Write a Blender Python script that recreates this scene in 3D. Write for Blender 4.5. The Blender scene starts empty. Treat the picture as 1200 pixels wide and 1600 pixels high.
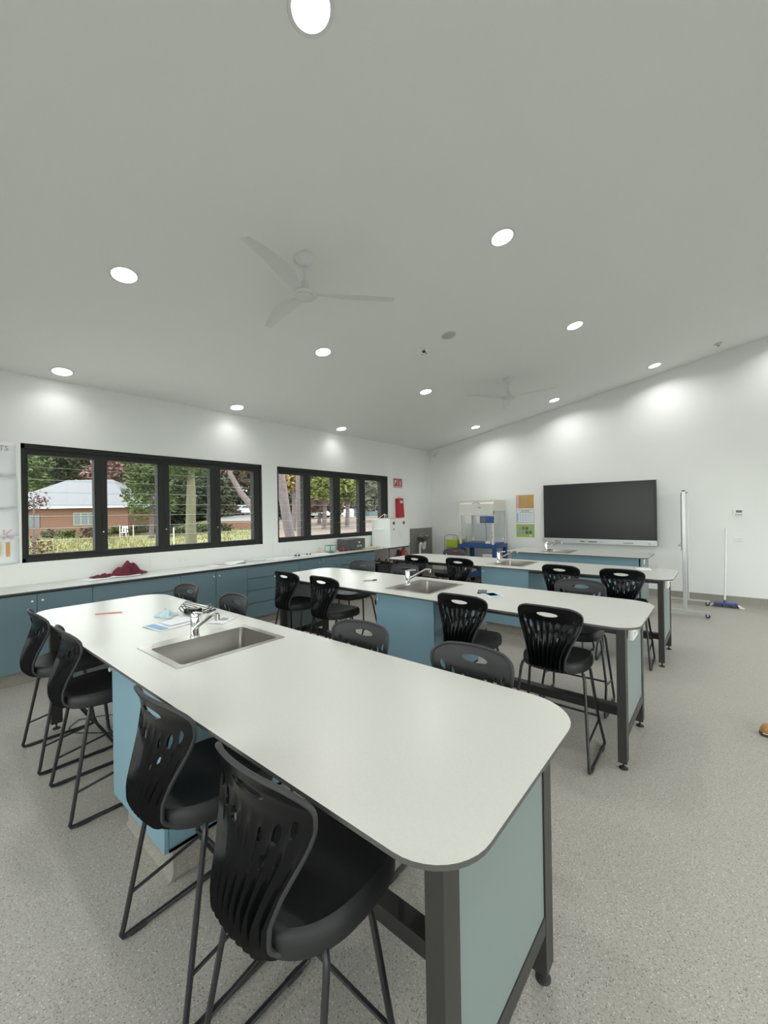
import bpy, bmesh, math, random
from mathutils import Vector, Matrix

random.seed(7)
S = bpy.context.scene
COL = S.collection
PI = math.pi

# ------------------------------------------------------------------ camera
F, YAW, PITCH, ROLL = 638.70, 0.693933, 0.000922, -0.015379
EYE = Vector((0.0, 0.0, 1.614))
_w = Vector((-math.sin(YAW) * math.cos(PITCH), math.cos(YAW) * math.cos(PITCH), math.sin(PITCH)))
_r = Vector((math.cos(YAW), math.sin(YAW), 0))
_u = _r.cross(_w)
_c, _s = math.cos(ROLL), math.sin(ROLL)
CR, CU = _c * _r + _s * _u, -_s * _r + _c * _u
cam_d = bpy.data.cameras.new('camera')
cam_d.sensor_fit = 'HORIZONTAL'
cam_d.sensor_width = 36
cam_d.lens = F / 1200 * 36
cam_d.clip_start = 0.05
cam_d.clip_end = 600
cam = bpy.data.objects.new('camera', cam_d)
M = Matrix((CR, CU, -_w)).transposed().to_4x4()
M.translation = EYE
cam.matrix_world = M
COL.objects.link(cam)
S.camera = cam

# ------------------------------------------------------------------ world, light, exposure
wd = bpy.data.worlds.new('overcast_sky')
S.world = wd
wd.use_nodes = True
nt = wd.node_tree
bg = nt.nodes['Background']
tc = nt.nodes.new('ShaderNodeTexCoord')
sep = nt.nodes.new('ShaderNodeSeparateXYZ')
ramp = nt.nodes.new('ShaderNodeValToRGB')
ramp.color_ramp.elements[0].position = 0.0
ramp.color_ramp.elements[0].color = (0.97, 0.955, 0.915, 1)
ramp.color_ramp.elements[1].position = 0.8
ramp.color_ramp.elements[1].color = (0.86, 0.89, 0.93, 1)
nt.links.new(tc.outputs['Generated'], sep.inputs[0])
nt.links.new(sep.outputs['Z'], ramp.inputs[0])
nt.links.new(ramp.outputs[0], bg.inputs['Color'])
bg.inputs['Strength'].default_value = 4.3

sun_d = bpy.data.lights.new('hazy_sun', 'SUN')
sun_d.energy = 1.8
sun_d.angle = math.radians(12)
sun_d.color = (1.0, 0.96, 0.88)
sun = bpy.data.objects.new('hazy_sun', sun_d)
sun.rotation_euler = (math.radians(35), 0, math.radians(-20))
COL.objects.link(sun)

S.view_settings.view_transform = 'Standard'
S.view_settings.look = 'None'
S.view_settings.gamma = 1
S.view_settings.use_curve_mapping = False
S.view_settings.exposure = 0.2
S.cycles.use_denoising = True
S.cycles.max_bounces = 7
S.cycles.diffuse_bounces = 4
S.cycles.glossy_bounces = 3
S.cycles.transmission_bounces = 4
S.cycles.transparent_max_bounces = 24
S.cycles.sample_clamp_indirect = 6
S.cycles.caustics_reflective = False
S.cycles.caustics_refractive = False
LAMP_W = 6.0            # each recessed downlight

# ------------------------------------------------------------------ materials
def nodes(m):
    return m.node_tree.nodes, m.node_tree.links

def mat(name, col, rough=0.5, metal=0.0, spec=0.5, var=0.0, vscale=20.0, bump=0.0, bscale=200.0, emit=None, estr=1.0, coat=0.0):
    m = bpy.data.materials.new(name)
    m.use_nodes = True
    n, l = nodes(m)
    b = n['Principled BSDF']
    b.inputs['Base Color'].default_value = (*col, 1)
    b.inputs['Roughness'].default_value = rough
    b.inputs['Metallic'].default_value = metal
    b.inputs['Specular IOR Level'].default_value = spec
    b.inputs['Coat Weight'].default_value = coat
    if emit:
        b.inputs['Emission Color'].default_value = (*emit, 1)
        b.inputs['Emission Strength'].default_value = estr
    if var > 0 or bump > 0:
        t = n.new('ShaderNodeTexCoord')
    if var > 0:
        nz = n.new('ShaderNodeTexNoise')
        nz.inputs['Scale'].default_value = vscale
        nz.inputs['Detail'].default_value = 6
        rp = n.new('ShaderNodeValToRGB')
        rp.color_ramp.elements[0].position = 0.3
        rp.color_ramp.elements[1].position = 0.7
        rp.color_ramp.elements[0].color = (*[max(0, c * (1 - var)) for c in col], 1)
        rp.color_ramp.elements[1].color = (*[min(1, c * (1 + var)) for c in col], 1)
        l.new(t.outputs['Object'], nz.inputs['Vector'])
        l.new(nz.outputs['Fac'], rp.inputs[0])
        l.new(rp.outputs[0], b.inputs['Base Color'])
    if bump > 0:
        nb = n.new('ShaderNodeTexNoise')
        nb.inputs['Scale'].default_value = bscale
        nb.inputs['Detail'].default_value = 3
        bp = n.new('ShaderNodeBump')
        bp.inputs['Strength'].default_value = bump
        bp.inputs['Distance'].default_value = 0.002
        l.new(t.outputs['Object'], nb.inputs['Vector'])
        l.new(nb.outputs['Fac'], bp.inputs['Height'])
        l.new(bp.outputs[0], b.inputs['Normal'])
    return m

def floor_mat(name, base, dark, light):
    m = bpy.data.materials.new(name)
    m.use_nodes = True
    n, l = nodes(m)
    b = n['Principled BSDF']
    t = n.new('ShaderNodeTexCoord')
    big = n.new('ShaderNodeTexNoise'); big.inputs['Scale'].default_value = 110; big.inputs['Detail'].default_value = 5
    rp = n.new('ShaderNodeValToRGB')
    rp.color_ramp.elements[0].position = 0.35; rp.color_ramp.elements[0].color = (*[c * 0.87 for c in base], 1)
    rp.color_ramp.elements[1].position = 0.65; rp.color_ramp.elements[1].color = (*[c * 1.13 for c in base], 1)
    l.new(t.outputs['Object'], big.inputs['Vector']); l.new(big.outputs['Fac'], rp.inputs[0])
    prev = rp.outputs[0]
    for sc, colr, thr in ((78, dark, 0.17), (70, light, 0.17), (150, dark, 0.2)):
        v = n.new('ShaderNodeTexVoronoi'); v.inputs['Scale'].default_value = sc
        v.inputs['Randomness'].default_value = 1
        l.new(t.outputs['Object'], v.inputs['Vector'])
        lt = n.new('ShaderNodeMath'); lt.operation = 'LESS_THAN'; lt.inputs[1].default_value = thr
        l.new(v.outputs['Distance'], lt.inputs[0])
        mx = n.new('ShaderNodeMix'); mx.data_type = 'RGBA'
        l.new(lt.outputs[0], mx.inputs[0]); l.new(prev, mx.inputs[6]); mx.inputs[7].default_value = (*colr, 1)
        prev = mx.outputs[2]
    l.new(prev, b.inputs['Base Color'])
    b.inputs['Roughness'].default_value = 0.42
    b.inputs['Specular IOR Level'].default_value = 0.35
    return m

def glass_mat(name, tint=(0.93, 0.96, 0.95), refl=0.5):
    m = bpy.data.materials.new(name)
    m.use_nodes = True
    n, l = nodes(m)
    n.remove(n['Principled BSDF'])
    out = n['Material Output']
    tr = n.new('ShaderNodeBsdfTransparent'); tr.inputs[0].default_value = (*tint, 1)
    gl = n.new('ShaderNodeBsdfGlossy'); gl.inputs['Roughness'].default_value = 0.02
    fr = n.new('ShaderNodeFresnel'); fr.inputs['IOR'].default_value = 1.45
    mu = n.new('ShaderNodeMath'); mu.operation = 'MULTIPLY'; mu.inputs[1].default_value = refl
    mx = n.new('ShaderNodeMixShader')
    ge = n.new('ShaderNodeNewGeometry')
    iv = n.new('ShaderNodeMath'); iv.operation = 'SUBTRACT'; iv.inputs[0].default_value = 1.0
    m2 = n.new('ShaderNodeMath'); m2.operation = 'MULTIPLY'
    l.new(ge.outputs['Backfacing'], iv.inputs[1])
    l.new(fr.outputs[0], mu.inputs[0]); l.new(mu.outputs[0], m2.inputs[0]); l.new(iv.outputs[0], m2.inputs[1])
    l.new(m2.outputs[0], mx.inputs[0])
    l.new(tr.outputs[0], mx.inputs[1]); l.new(gl.outputs[0], mx.inputs[2])
    l.new(mx.outputs[0], out.inputs[0])
    return m

def steel_mat(name, col=(0.44, 0.42, 0.39), rough=0.30):
    m = mat(name, col, rough, 1.0, var=0.06, vscale=6)
    n, l = nodes(m)
    b = n['Principled BSDF']
    b.inputs['Anisotropic'].default_value = 0.4
    return m

MT = {}
MT['wall'] = mat('wall_paint', (0.84, 0.86, 0.845), 0.55, var=0.015, vscale=1.5, bump=0.08, bscale=260)
MT['ceil'] = mat('ceiling_paint', (0.82, 0.83, 0.81), 0.8, spec=0.2)
MT['floor'] = floor_mat('speckled_vinyl', (0.40, 0.38, 0.34), (0.15, 0.14, 0.125), (0.62, 0.60, 0.56))
MT['cove'] = floor_mat('coved_vinyl', (0.30, 0.28, 0.245), (0.17, 0.16, 0.14), (0.48, 0.46, 0.42))
MT['top'] = mat('pale_laminate', (0.605, 0.61, 0.57), 0.31, spec=0.5, var=0.02, vscale=90)
MT['edge'] = mat('dark_core_edge', (0.085, 0.082, 0.078), 0.5)
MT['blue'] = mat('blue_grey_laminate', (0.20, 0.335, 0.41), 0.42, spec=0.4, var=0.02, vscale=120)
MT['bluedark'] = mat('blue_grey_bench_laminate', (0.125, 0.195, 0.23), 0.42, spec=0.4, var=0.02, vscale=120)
MT['endblue'] = mat('daylit_blue_laminate', (0.20, 0.245, 0.24), 0.42, spec=0.4, var=0.015, vscale=120)  # cupboard laminate again, side daylight on the end panels put into its colour
MT['gap'] = mat('shadow_gap', (0.03, 0.035, 0.04), 0.7)
MT['frame'] = mat('charcoal_powder_coat', (0.028, 0.027, 0.025), 0.42, bump=0.05, bscale=600)
MT['black'] = mat('black_moulded_plastic', (0.004, 0.0045, 0.005), 0.2, spec=0.17)
MT['seatblack'] = mat('black_grained_plastic', (0.018, 0.019, 0.020), 0.5, spec=0.45, bump=0.3, bscale=900)
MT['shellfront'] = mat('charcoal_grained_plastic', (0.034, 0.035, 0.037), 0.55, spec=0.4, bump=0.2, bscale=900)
MT['rod'] = mat('black_steel_rod', (0.018, 0.018, 0.02), 0.35, spec=0.5)
MT['rubber'] = mat('black_rubber', (0.02, 0.02, 0.02), 0.7)
MT['steel'] = steel_mat('brushed_steel')
MT['chrome'] = mat('chrome', (0.82, 0.83, 0.84), 0.07, 1.0)
MT['alu'] = mat('satin_aluminium', (0.58, 0.59, 0.59), 0.35, 0.8)
MT['white'] = mat('white_plastic', (0.80, 0.81, 0.79), 0.35)
MT['fanwhite'] = mat('white_fan_enamel', (0.70, 0.71, 0.70), 0.4)
MT['winframe'] = mat('charcoal_window_frame', (0.034, 0.036, 0.034), 0.7, spec=0.15)
MT['knobmetal'] = mat('bright_nickel', (0.75, 0.76, 0.77), 0.25, 0.5)
MT['fangrey'] = mat('grey_grille_enamel', (0.60, 0.61, 0.60), 0.6)
MT['glass'] = glass_mat('louvre_glass')
MT['hoodglass'] = glass_mat('acrylic_sheet', (0.985, 0.988, 0.99), 1.0)
MT['glassedge'] = mat('ground_glass_edge', (0.55, 0.60, 0.58), 0.25)
MT['lamp'] = mat('lit_diffuser', (0.9, 0.9, 0.9), 0.5, emit=(1.0, 0.985, 0.95), estr=9.0)
MT['screen'] = mat('dark_display_glass', (0.013, 0.015, 0.016), 0.28, spec=0.45)
MT['bezel'] = mat('black_bezel', (0.012, 0.012, 0.012), 0.35)
MT['red'] = mat('safety_red', (0.42, 0.02, 0.03), 0.4)
MT['maroon'] = mat('maroon_fabric', (0.12, 0.012, 0.025), 0.85, var=0.35, vscale=25, bump=0.3, bscale=300)
MT['paper'] = mat('white_paper', (0.80, 0.83, 0.85), 0.7)
MT['palecloth'] = mat('pale_blue_cloth', (0.52, 0.66, 0.70), 0.85)
MT['ink'] = mat('grey_ink', (0.34, 0.36, 0.38), 0.7)
MT['bluep'] = mat('blue_print', (0.22, 0.45, 0.66), 0.6)
MT['pink'] = mat('pink_print', (0.70, 0.42, 0.50), 0.7)
MT['yellowp'] = mat('yellow_print', (0.68, 0.68, 0.20), 0.7)
MT['orange'] = mat('orange_print', (0.70, 0.33, 0.10), 0.7)
MT['orangepaper'] = mat('orange_paper', (0.56, 0.34, 0.10), 0.7, var=0.08, vscale=8)
MT['greenpaper'] = mat('lime_paper', (0.38, 0.52, 0.10), 0.7)
MT['pencil'] = mat('salmon_pencil_paint', (0.72, 0.26, 0.20), 0.5)
MT['trolleyblue'] = mat('blue_moulded_plastic', (0.02, 0.075, 0.25), 0.4)
MT['cream'] = mat('cream_enamel', (0.72, 0.71, 0.66), 0.4)
MT['wood'] = mat('raw_craft_wood', (0.62, 0.44, 0.27), 0.7, var=0.15, vscale=30)
MT['greyboard'] = mat('grey_backing_board', (0.20, 0.195, 0.18), 0.5)
MT['carton'] = mat('charcoal_carton', (0.075, 0.078, 0.08), 0.6)
MT['green'] = mat('green_plastic', (0.04, 0.30, 0.17), 0.45)
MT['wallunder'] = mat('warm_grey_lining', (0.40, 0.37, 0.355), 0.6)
MT['tan'] = mat('tan_leather', (0.50, 0.27, 0.09), 0.55, var=0.3, vscale=18, bump=0.3, bscale=80)
MT['sole'] = mat('boot_sole', (0.10, 0.06, 0.035), 0.7)
MT['broomblue'] = mat('broom_blue', (0.05, 0.08, 0.32), 0.5)
MT['bristle'] = mat('grey_bristle', (0.10, 0.10, 0.11), 0.9)
MT['brass'] = mat('brass', (0.6, 0.42, 0.12), 0.3, 1.0)
MT['lime'] = mat('lime_plastic', (0.40, 0.50, 0.04), 0.5)
MT['lcd'] = mat('lcd_grey', (0.12, 0.14, 0.14), 0.3)

# ------------------------------------------------------------------ mesh builder
class MB:
    def __init__(s):
        s.v, s.f, s.mi, s.cur = [], [], [], 0
    def add(s, vs, fs):
        o = len(s.v)
        s.v += [tuple(p) for p in vs]
        s.f += [tuple(i + o for i in f) for f in fs]
        s.mi += [s.cur] * len(fs)
        return s
    def mat(s, i):
        s.cur = i
        return s
    def box(s, x0, x1, y0, y1, z0, z1, rot=None, at=None):
        vs = [Vector((x, y, z)) for z in (z0, z1) for y in (y0, y1) for x in (x0, x1)]
        if rot is not None:
            vs = [rot @ p for p in vs]
        if at is not None:
            vs = [p + Vector(at) for p in vs]
        return s.add(vs, [(0, 2, 3, 1), (4, 5, 7, 6), (0, 1, 5, 4), (2, 6, 7, 3), (0, 4, 6, 2), (1, 3, 7, 5)])
    def prism(s, poly, z0, z1, fn=None):
        n = len(poly)
        fn = fn or (lambda x, y, z: (x, y, z))
        vs = [fn(x, y, z0) for x, y in poly] + [fn(x, y, z1) for x, y in poly]
        fs = [tuple(range(n - 1, -1, -1)), tuple(range(n, 2 * n))]
        fs += [(i, (i + 1) % n, n + (i + 1) % n, n + i) for i in range(n)]
        return s.add(vs, fs)
    def tube(s, path, r, seg=8, cap=True, closed=False):
        P = [Vector(p) for p in path]
        n = len(P)
        rr = r if isinstance(r, (list, tuple)) else [r] * n
        T = []
        for i in range(n):
            a = P[i - 1] if (i > 0 or closed) else P[i]
            b = P[(i + 1) % n] if (i < n - 1 or closed) else P[i]
            T.append((b - a).normalized())
        ref = Vector((0, 0, 1)) if abs(T[0].z) < 0.9 else Vector((1, 0, 0))
        N = (ref - ref.dot(T[0]) * T[0]).normalized()
        vs = []
        for i in range(n):
            if i:
                N = (N - N.dot(T[i]) * T[i]).normalized()
            B = T[i].cross(N)
            for k in range(seg):
                a = 2 * PI * k / seg
                vs.append(P[i] + rr[i] * (math.cos(a) * N + math.sin(a) * B))
        fs = []
        for i in range(n if closed else n - 1):
            j = (i + 1) % n
            for k in range(seg):
                k2 = (k + 1) % seg
                fs.append((i * seg + k, i * seg + k2, j * seg + k2, j * seg + k))
        if cap and not closed:
            fs.append(tuple(range(seg - 1, -1, -1)))
            fs.append(tuple((n - 1) * seg + k for k in range(seg)))
        return s.add(vs, fs)
    def lathe(s, prof, seg=24, at=(0, 0, 0), axis='z'):
        vs = []
        for r, z in prof:
            for k in range(seg):
                a = 2 * PI * k / seg
                p = (r * math.cos(a), r * math.sin(a), z)
                if axis == 'x':
                    p = (p[2], p[0], p[1])
                elif axis == 'y':
                    p = (p[0], p[2], p[1])
                vs.append((p[0] + at[0], p[1] + at[1], p[2] + at[2]))
        fs = []
        n = len(prof)
        for i in range(n - 1):
            for k in range(seg):
                k2 = (k + 1) % seg
                fs.append((i * seg + k, i * seg + k2, (i + 1) * seg + k2, (i + 1) * seg + k))
        fs.append(tuple(range(seg - 1, -1, -1)))
        fs.append(tuple((n - 1) * seg + k for k in range(seg)))
        return s.add(vs, fs)
    def build(s, name, m, parent=None, smooth=False, bevel=0.0, bseg=2):
        me = bpy.data.meshes.new(name)
        me.from_pydata(s.v, [], s.f)
        ms = m if isinstance(m, (list, tuple)) else [m]
        for q in ms:
            me.materials.append(MT[q] if isinstance(q, str) else q)
        if len(ms) > 1:
            me.polygons.foreach_set('material_index', s.mi)
        me.update()
        bm = bmesh.new(); bm.from_mesh(me)
        bmesh.ops.recalc_face_normals(bm, faces=bm.faces)
        bm.to_mesh(me); bm.free()
        if smooth:
            me.polygons.foreach_set('use_smooth', [True] * len(me.polygons))
            me.set_sharp_from_angle(angle=math.radians(40))
        o = bpy.data.objects.new(name, me)
        COL.objects.link(o)
        if parent is not None:
            o.parent = parent
        if bevel > 0:
            b = o.modifiers.new('bevel', 'BEVEL')
            b.width = bevel; b.segments = bseg; b.limit_method = 'ANGLE'
        return o

def box(name, m, parent, x0, x1, y0, y1, z0, z1, bevel=0.0):
    return MB().box(x0, x1, y0, y1, z0, z1).build(name, m, parent, bevel=bevel)

def tag(o, label=None, cat=None, group=None, kind=None):
    if label: o['label'] = label
    if cat: o['category'] = cat
    if group: o['group'] = group
    if kind: o['kind'] = kind
    return o

def thing(name, label, cat, loc=(0, 0, 0), rz=0.0, group=None):
    o = bpy.data.objects.new(name, None)
    o.empty_display_size = 0.1
    COL.objects.link(o)
    o.location = loc
    o.rotation_euler = (0, 0, rz)
    return tag(o, label, cat, group)

def struct(o, label=None):
    o['kind'] = 'structure'
    if label: o['label'] = label
    return o

def copy_tree(o, loc, rz=0.0, label=None, group=None):
    r = o.copy(); COL.objects.link(r)
    r.location = loc; r.rotation_euler = (0, 0, rz)
    if label: r['label'] = label
    if group: r['group'] = group
    for ch in KIDS[o.name]:
        c = ch.copy(); COL.objects.link(c); c.parent = r
        for g in KIDS.get(ch.name, []):
            d = g.copy(); COL.objects.link(d); d.parent = c
    return r

KIDS = {}
def remember(o):
    KIDS[o.name] = [c for c in COL.objects if c.parent == o]
    for c in KIDS[o.name]:
        KIDS[c.name] = [g for g in COL.objects if g.parent == c]

def rrect(x0, x1, y0, y1, r, seg=8):
    rs = r if isinstance(r, (list, tuple)) else [r] * 4
    out = []
    for (cx, cy, a0, q) in ((x1 - rs[0], y0 + rs[0], -90, rs[0]), (x1 - rs[1], y1 - rs[1], 0, rs[1]), (x0 + rs[2], y1 - rs[2], 90, rs[2]), (x0 + rs[3], y0 + rs[3], 180, rs[3])):
        for i in range(seg + 1):
            a = math.radians(a0 + 90 * i / seg)
            out.append((cx + q * math.cos(a), cy + q * math.sin(a)))
    return out

def plate_with_hole(name, m, parent, outer, inner, z0, z1):
    bm = bmesh.new()
    for z in (z0, z1):
        es = []
        for loop in (outer, inner):
            vs = [bm.verts.new((x, y, z)) for x, y in loop]
            es += [bm.edges.new((vs[i], vs[(i + 1) % len(vs)])) for i in range(len(vs))]
        bmesh.ops.triangle_fill(bm, use_beauty=True, edges=es, normal=(0, 0, 1 if z == z1 else -1))
    for loop in (outer, inner):
        a = [bm.verts.new((x, y, z0)) for x, y in loop]
        b = [bm.verts.new((x, y, z1)) for x, y in loop]
        n = len(loop)
        for i in range(n):
            f = bm.faces.new((a[i], a[(i + 1) % n], b[(i + 1) % n], b[i]))
            f.material_index = 1
    bmesh.ops.remove_doubles(bm, verts=bm.verts, dist=1e-5)
    bmesh.ops.recalc_face_normals(bm, faces=bm.faces)
    me = bpy.data.meshes.new(name)
    bm.to_mesh(me); bm.free()
    for q in m: me.materials.append(MT[q])
    o = bpy.data.objects.new(name, me)
    COL.objects.link(o)
    if parent: o.parent = parent
    return o

def text(name, body, size, m, parent, loc, rot, ext=0.0006, align='CENTER'):
    c = bpy.data.curves.new(name, 'FONT')
    c.body = body; c.size = size; c.extrude = ext; c.align_x = align; c.align_y = 'CENTER'
    c.resolution_u = 2
    c.materials.append(MT[m])
    tmp = bpy.data.objects.new('text_tmp', c)
    me = bpy.data.meshes.new_from_object(tmp)
    bpy.data.objects.remove(tmp)
    o = bpy.data.objects.new(name, me)
    COL.objects.link(o)
    o.location = loc; o.rotation_euler = rot
    if parent: o.parent = parent
    return o

# ------------------------------------------------------------------ room shell
XW, XR, YW, YB = -5.75, 3.4, 8.78, -3.0
CZ0, CSL = 3.15, 0.177
def cz(x): return CZ0 + CSL * (x - XW)

struct(box('floor', 'floor', None, XW - 0.2, XR + 0.2, YB - 0.2, YW + 0.2, -0.12, 0.0))
cl = MB().prism([(XW - 0.2, cz(XW - 0.2)), (XR + 0.2, cz(XR + 0.2)), (XR + 0.2, cz(XR + 0.2) + 0.15), (XW - 0.2, cz(XW - 0.2) + 0.15)], YB - 0.2, YW + 0.2, lambda x, y, z: (x, z, y))
struct(cl.build('ceiling', 'ceil'))
# back wall (carries the display) follows the ceiling rake
struct(MB().prism([(XW - 0.2, 0), (XR + 0.2, 0), (XR + 0.2, cz(XR + 0.2)), (XW - 0.2, cz(XW - 0.2))], YW, YW + 0.2, lambda x, y, z: (x, z, y)).build('wall_back', 'wall'))
FX0, FX1, FZ0, FZ1 = -4.6, 2.6, 0.85, 2.85
wf = MB()
wf.box(XW - .2, FX0, YB - .2, YB, 0, FZ1); wf.box(FX1, XR + .2, YB - .2, YB, 0, FZ1); wf.box(FX0, FX1, YB - .2, YB, 0, FZ0)
wf.prism([(XW - .2, FZ1), (XR + .2, FZ1), (XR + .2, cz(XR + .2)), (XW - .2, cz(XW - .2))], YB - .2, YB, lambda x, y, z: (x, z, y))
struct(wf.build('wall_front', 'wall'))
t = MB()
for a, b, c, d in ((FX0, FX0 + .06, FZ0, FZ1), (FX1 - .06, FX1, FZ0, FZ1), (FX0, FX1, FZ1 - .06, FZ1), (FX0, FX1, FZ0, FZ0 + .06), (-2.23, -2.17, FZ0, FZ1), (.17, .23, FZ0, FZ1)):
    t.box(a, b, YB - .12, YB - .04, c, d)
_f = struct(t.build('window_4', 'winframe'))
box('pane', 'glass', _f, FX0 + .05, FX1 - .05, YB - .083, YB - .075, FZ0 + .05, FZ1 - .05)
# window wall
W1 = (0.877, 3.835, 1.132, 2.415)
W2 = (4.127, 7.062, 1.132, 2.415)
wl = MB()
for y0, y1, z0, z1 in ((YB, YW, 0, 1.132), (YB, YW, 2.415, CZ0 + 0.02), (YB, W1[0], 1.132, 2.415), (W1[1], W2[0], 1.132, 2.415), (W2[1], YW, 1.132, 2.415)):
    wl.box(XW - 0.2, XW, y0, y1, z0, z1)
struct(wl.build('wall_left', 'wall'))
# right wall with wide glazed doors (outside the frame; lets in the side daylight)
wr = MB()
DO = [(-1.6, 3.4, 0.0, 2.7), (3.9, 8.3, 0.3, 2.7)]
for y0, y1, z0, z1 in ((YB, DO[0][0], 0, 4.9), (DO[0][0], DO[0][1], 2.7, 4.9), (DO[0][1], DO[1][0], 0, 4.9), (DO[1][0], DO[1][1], 0, 0.3), (DO[1][0], DO[1][1], 2.7, 4.9), (DO[1][1], YW, 0, 4.9)):
    wr.box(XR, XR + 0.2, y0, y1, z0, z1)
struct(wr.build('wall_right', 'wall'))
for nm, (y0, y1, z0, z1) in (('door_1', DO[0]), ('window_3', DO[1])):
    t = MB()
    for a, b, c, d in ((y0, y0 + .06, z0, z1), (y1 - .06, y1, z0, z1), (y0, y1, z1 - .06, z1), (y0, y1, z0, z0 + .06), ((y0 + y1) / 2 - .04, (y0 + y1) / 2 + .04, z0, z1)):
        t.box(XR + 0.04, XR + 0.12, a, b, c, d)
    fr = struct(t.build(nm, 'winframe'))
    box('pane', 'glass', fr, XR + 0.075, XR + 0.083, y0 + .05, y1 - .05, z0 + .05, z1 - .05)

# coved vinyl skirting
def cove(name, length, loc, rz):
    prof = [(0, 0.158), (0.006, 0.158), (0.008, 0.05), (0.014, 0.025), (0.028, 0.010), (0.05, 0.003), (0.05, 0.0), (0, 0.0)]
    o = MB().prism(prof, 0, length, lambda x, y, z: (z, -x, y)).build(name, 'cove', smooth=True)
    o.location = loc; o.rotation_euler = (0, 0, rz)
    return struct(o)
cove('baseboard_back', XR - XW, (XW, YW, 0), 0)
cove('baseboard_left', YW - YB, (XW, YB, 0), PI / 2)

# windows on the left wall: charcoal frames, four louvre bays each
def window(name, W, bays):
    y0, y1, z0, z1 = W
    x0, x1 = XW - 0.13, XW - 0.012
    root = bpy.data.objects.new(name, None); COL.objects.link(root); struct(root)
    rel = []
    for a, b in bays: rel.append((a, b))
    zb, zt = z0 + 0.082, z1 - 0.115
    fr = MB()
    fr.box(x0, x1, y0, y1, z0, z0 + 0.045); fr.box(x0, x1, y0, y1, z1 - 0.055, z1)
    fr.box(x0, x1, y0, y0 + 0.035, z0, z1); fr.box(x0, x1, y1 - 0.035, y1, z0, z1)
    fr.build('frame', 'winframe', root, bevel=0.002)
    for i, (a, b) in enumerate(bays):
        a2 = y0 + 0.035 if i == 0 else (bays[i - 1][1] + a) / 2
        b2 = y1 - 0.035 if i == len(bays) - 1 else (b + bays[i + 1][0]) / 2
        s = MB()
        xs0, xs1 = x0 + 0.01, x1 - 0.012
        s.box(xs0, xs1, a2, a, z0 + .045, z1 - .055); s.box(xs0, xs1, b, b2, z0 + .045, z1 - .055)
        s.box(xs0, xs1, a, b, z0 + .045, zb); s.box(xs0, xs1, a, b, zt, z1 - .055)
        sa = s.build('sash', 'winframe', root, bevel=0.002)
        h = MB()
        h.box(x1 - 0.012, x1 + 0.004, a - 0.055, a - 0.035, z0 + 0.33, z0 + 0.52)
        h.build('louvre_lever', 'winframe', sa, bevel=0.002)
        MB().lathe([(0.008, 0), (0.008, 0.004)], 10, (x1 - 0.012, a - 0.045, z0 + 0.30), 'x').build('lever_pin', 'alu', sa)
        n = 8
        step = (zt - zb) / n
        for k in range(n):
            zc = zb + step * (k + 0.5)
            hgt = step * 0.5 + 0.008
            tilt = 0.11
            g = MB()
            R = Matrix.Rotation(tilt, 3, 'Y')
            g.box(-0.003, 0.003, a - 0.004, b + 0.004, -hgt, hgt, R, (x0 + 0.055, 0, zc))
            blade = g.build('louvre_blade', 'glass', root)
            e = MB()
            e.box(-0.0032, 0.0032, a - 0.004, b + 0.004, hgt - 0.0015, hgt + 0.0015, R, (x0 + 0.055, 0, zc))
            e.build('ground_edge', 'glassedge', blade)
    return root
window('window_1', W1, [(0.938, 1.543), (1.675, 2.253), (2.399, 2.973), (3.131, 3.692)])
window('window_2', W2, [(4.150, 4.701), (4.862, 5.417), (5.604, 6.153), (6.329, 6.849)])

# ------------------------------------------------------------------ downlights
def rake(): return -math.atan(CSL)
light_spots = [(-5.5, 1.19, 'white lit downlight tight above the window wall at the near end'),
               (-5.5, 3.26, 'lit downlight above the gap between the two windows'),
               (-5.5, 5.40, 'lit downlight above the middle of the far window'),
               (-3.63, 1.19, 'large lit downlight left of the near ceiling fan'),
               (-3.63, 3.28, 'lit downlight just beyond the near ceiling fan'),
               (-3.63, 5.45, 'lit downlight left of the far ceiling fan'),
               (-1.42, 1.24, 'biggest brightest downlight cut by the top of the picture'),
               (-1.41, 3.31, 'lit downlight high over the right of the room, second largest there'),
               (-1.41, 5.49, 'lit downlight right of the round grey grille disc, farther than the fan'),
               (-4.13, 8.12, 'smallest lit downlight beside the far wall above the corner'),
               (-2.49, 8.18, 'lit downlight by the far wall next to the fan blade tip'),
               (-0.87, 8.22, 'rightmost lit downlight close to the far wall')]
proto = None
for x, y, lab in light_spots:
    loc = (x, y, cz(x))
    if proto is None:
        proto = thing('downlight', lab, 'light', loc, 0, 'recessed ceiling downlights')
        MB().lathe([(0.088, 0.0), (0.088, -0.004), (0.104, -0.006), (0.108, -0.002), (0.108, 0.0)], 36).build('trim_ring', 'fanwhite', proto, smooth=True)
        MB().lathe([(0.0001, -0.0025), (0.087, -0.0025), (0.087, 0.0)], 36).build('diffuser', 'lamp', proto)
        remember(proto)
        d = proto
    else:
        d = copy_tree(proto, loc, 0, lab)
    d.rotation_euler = (0, rake(), 0)
    ld = bpy.data.lights.new('downlight_glow', 'AREA')
    ld.shape = 'DISK'; ld.size = 0.16; ld.energy = LAMP_W * (0.27 if x < -5 else 1.25); ld.color = (1.0, 0.99, 0.97); ld.spread = math.radians(135 if x < -5 else 150)
    lo = bpy.data.objects.new('downlight_glow', ld)
    COL.objects.link(lo)
    lo.parent = d
    lo.location = (0, 0, -0.012)

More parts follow.
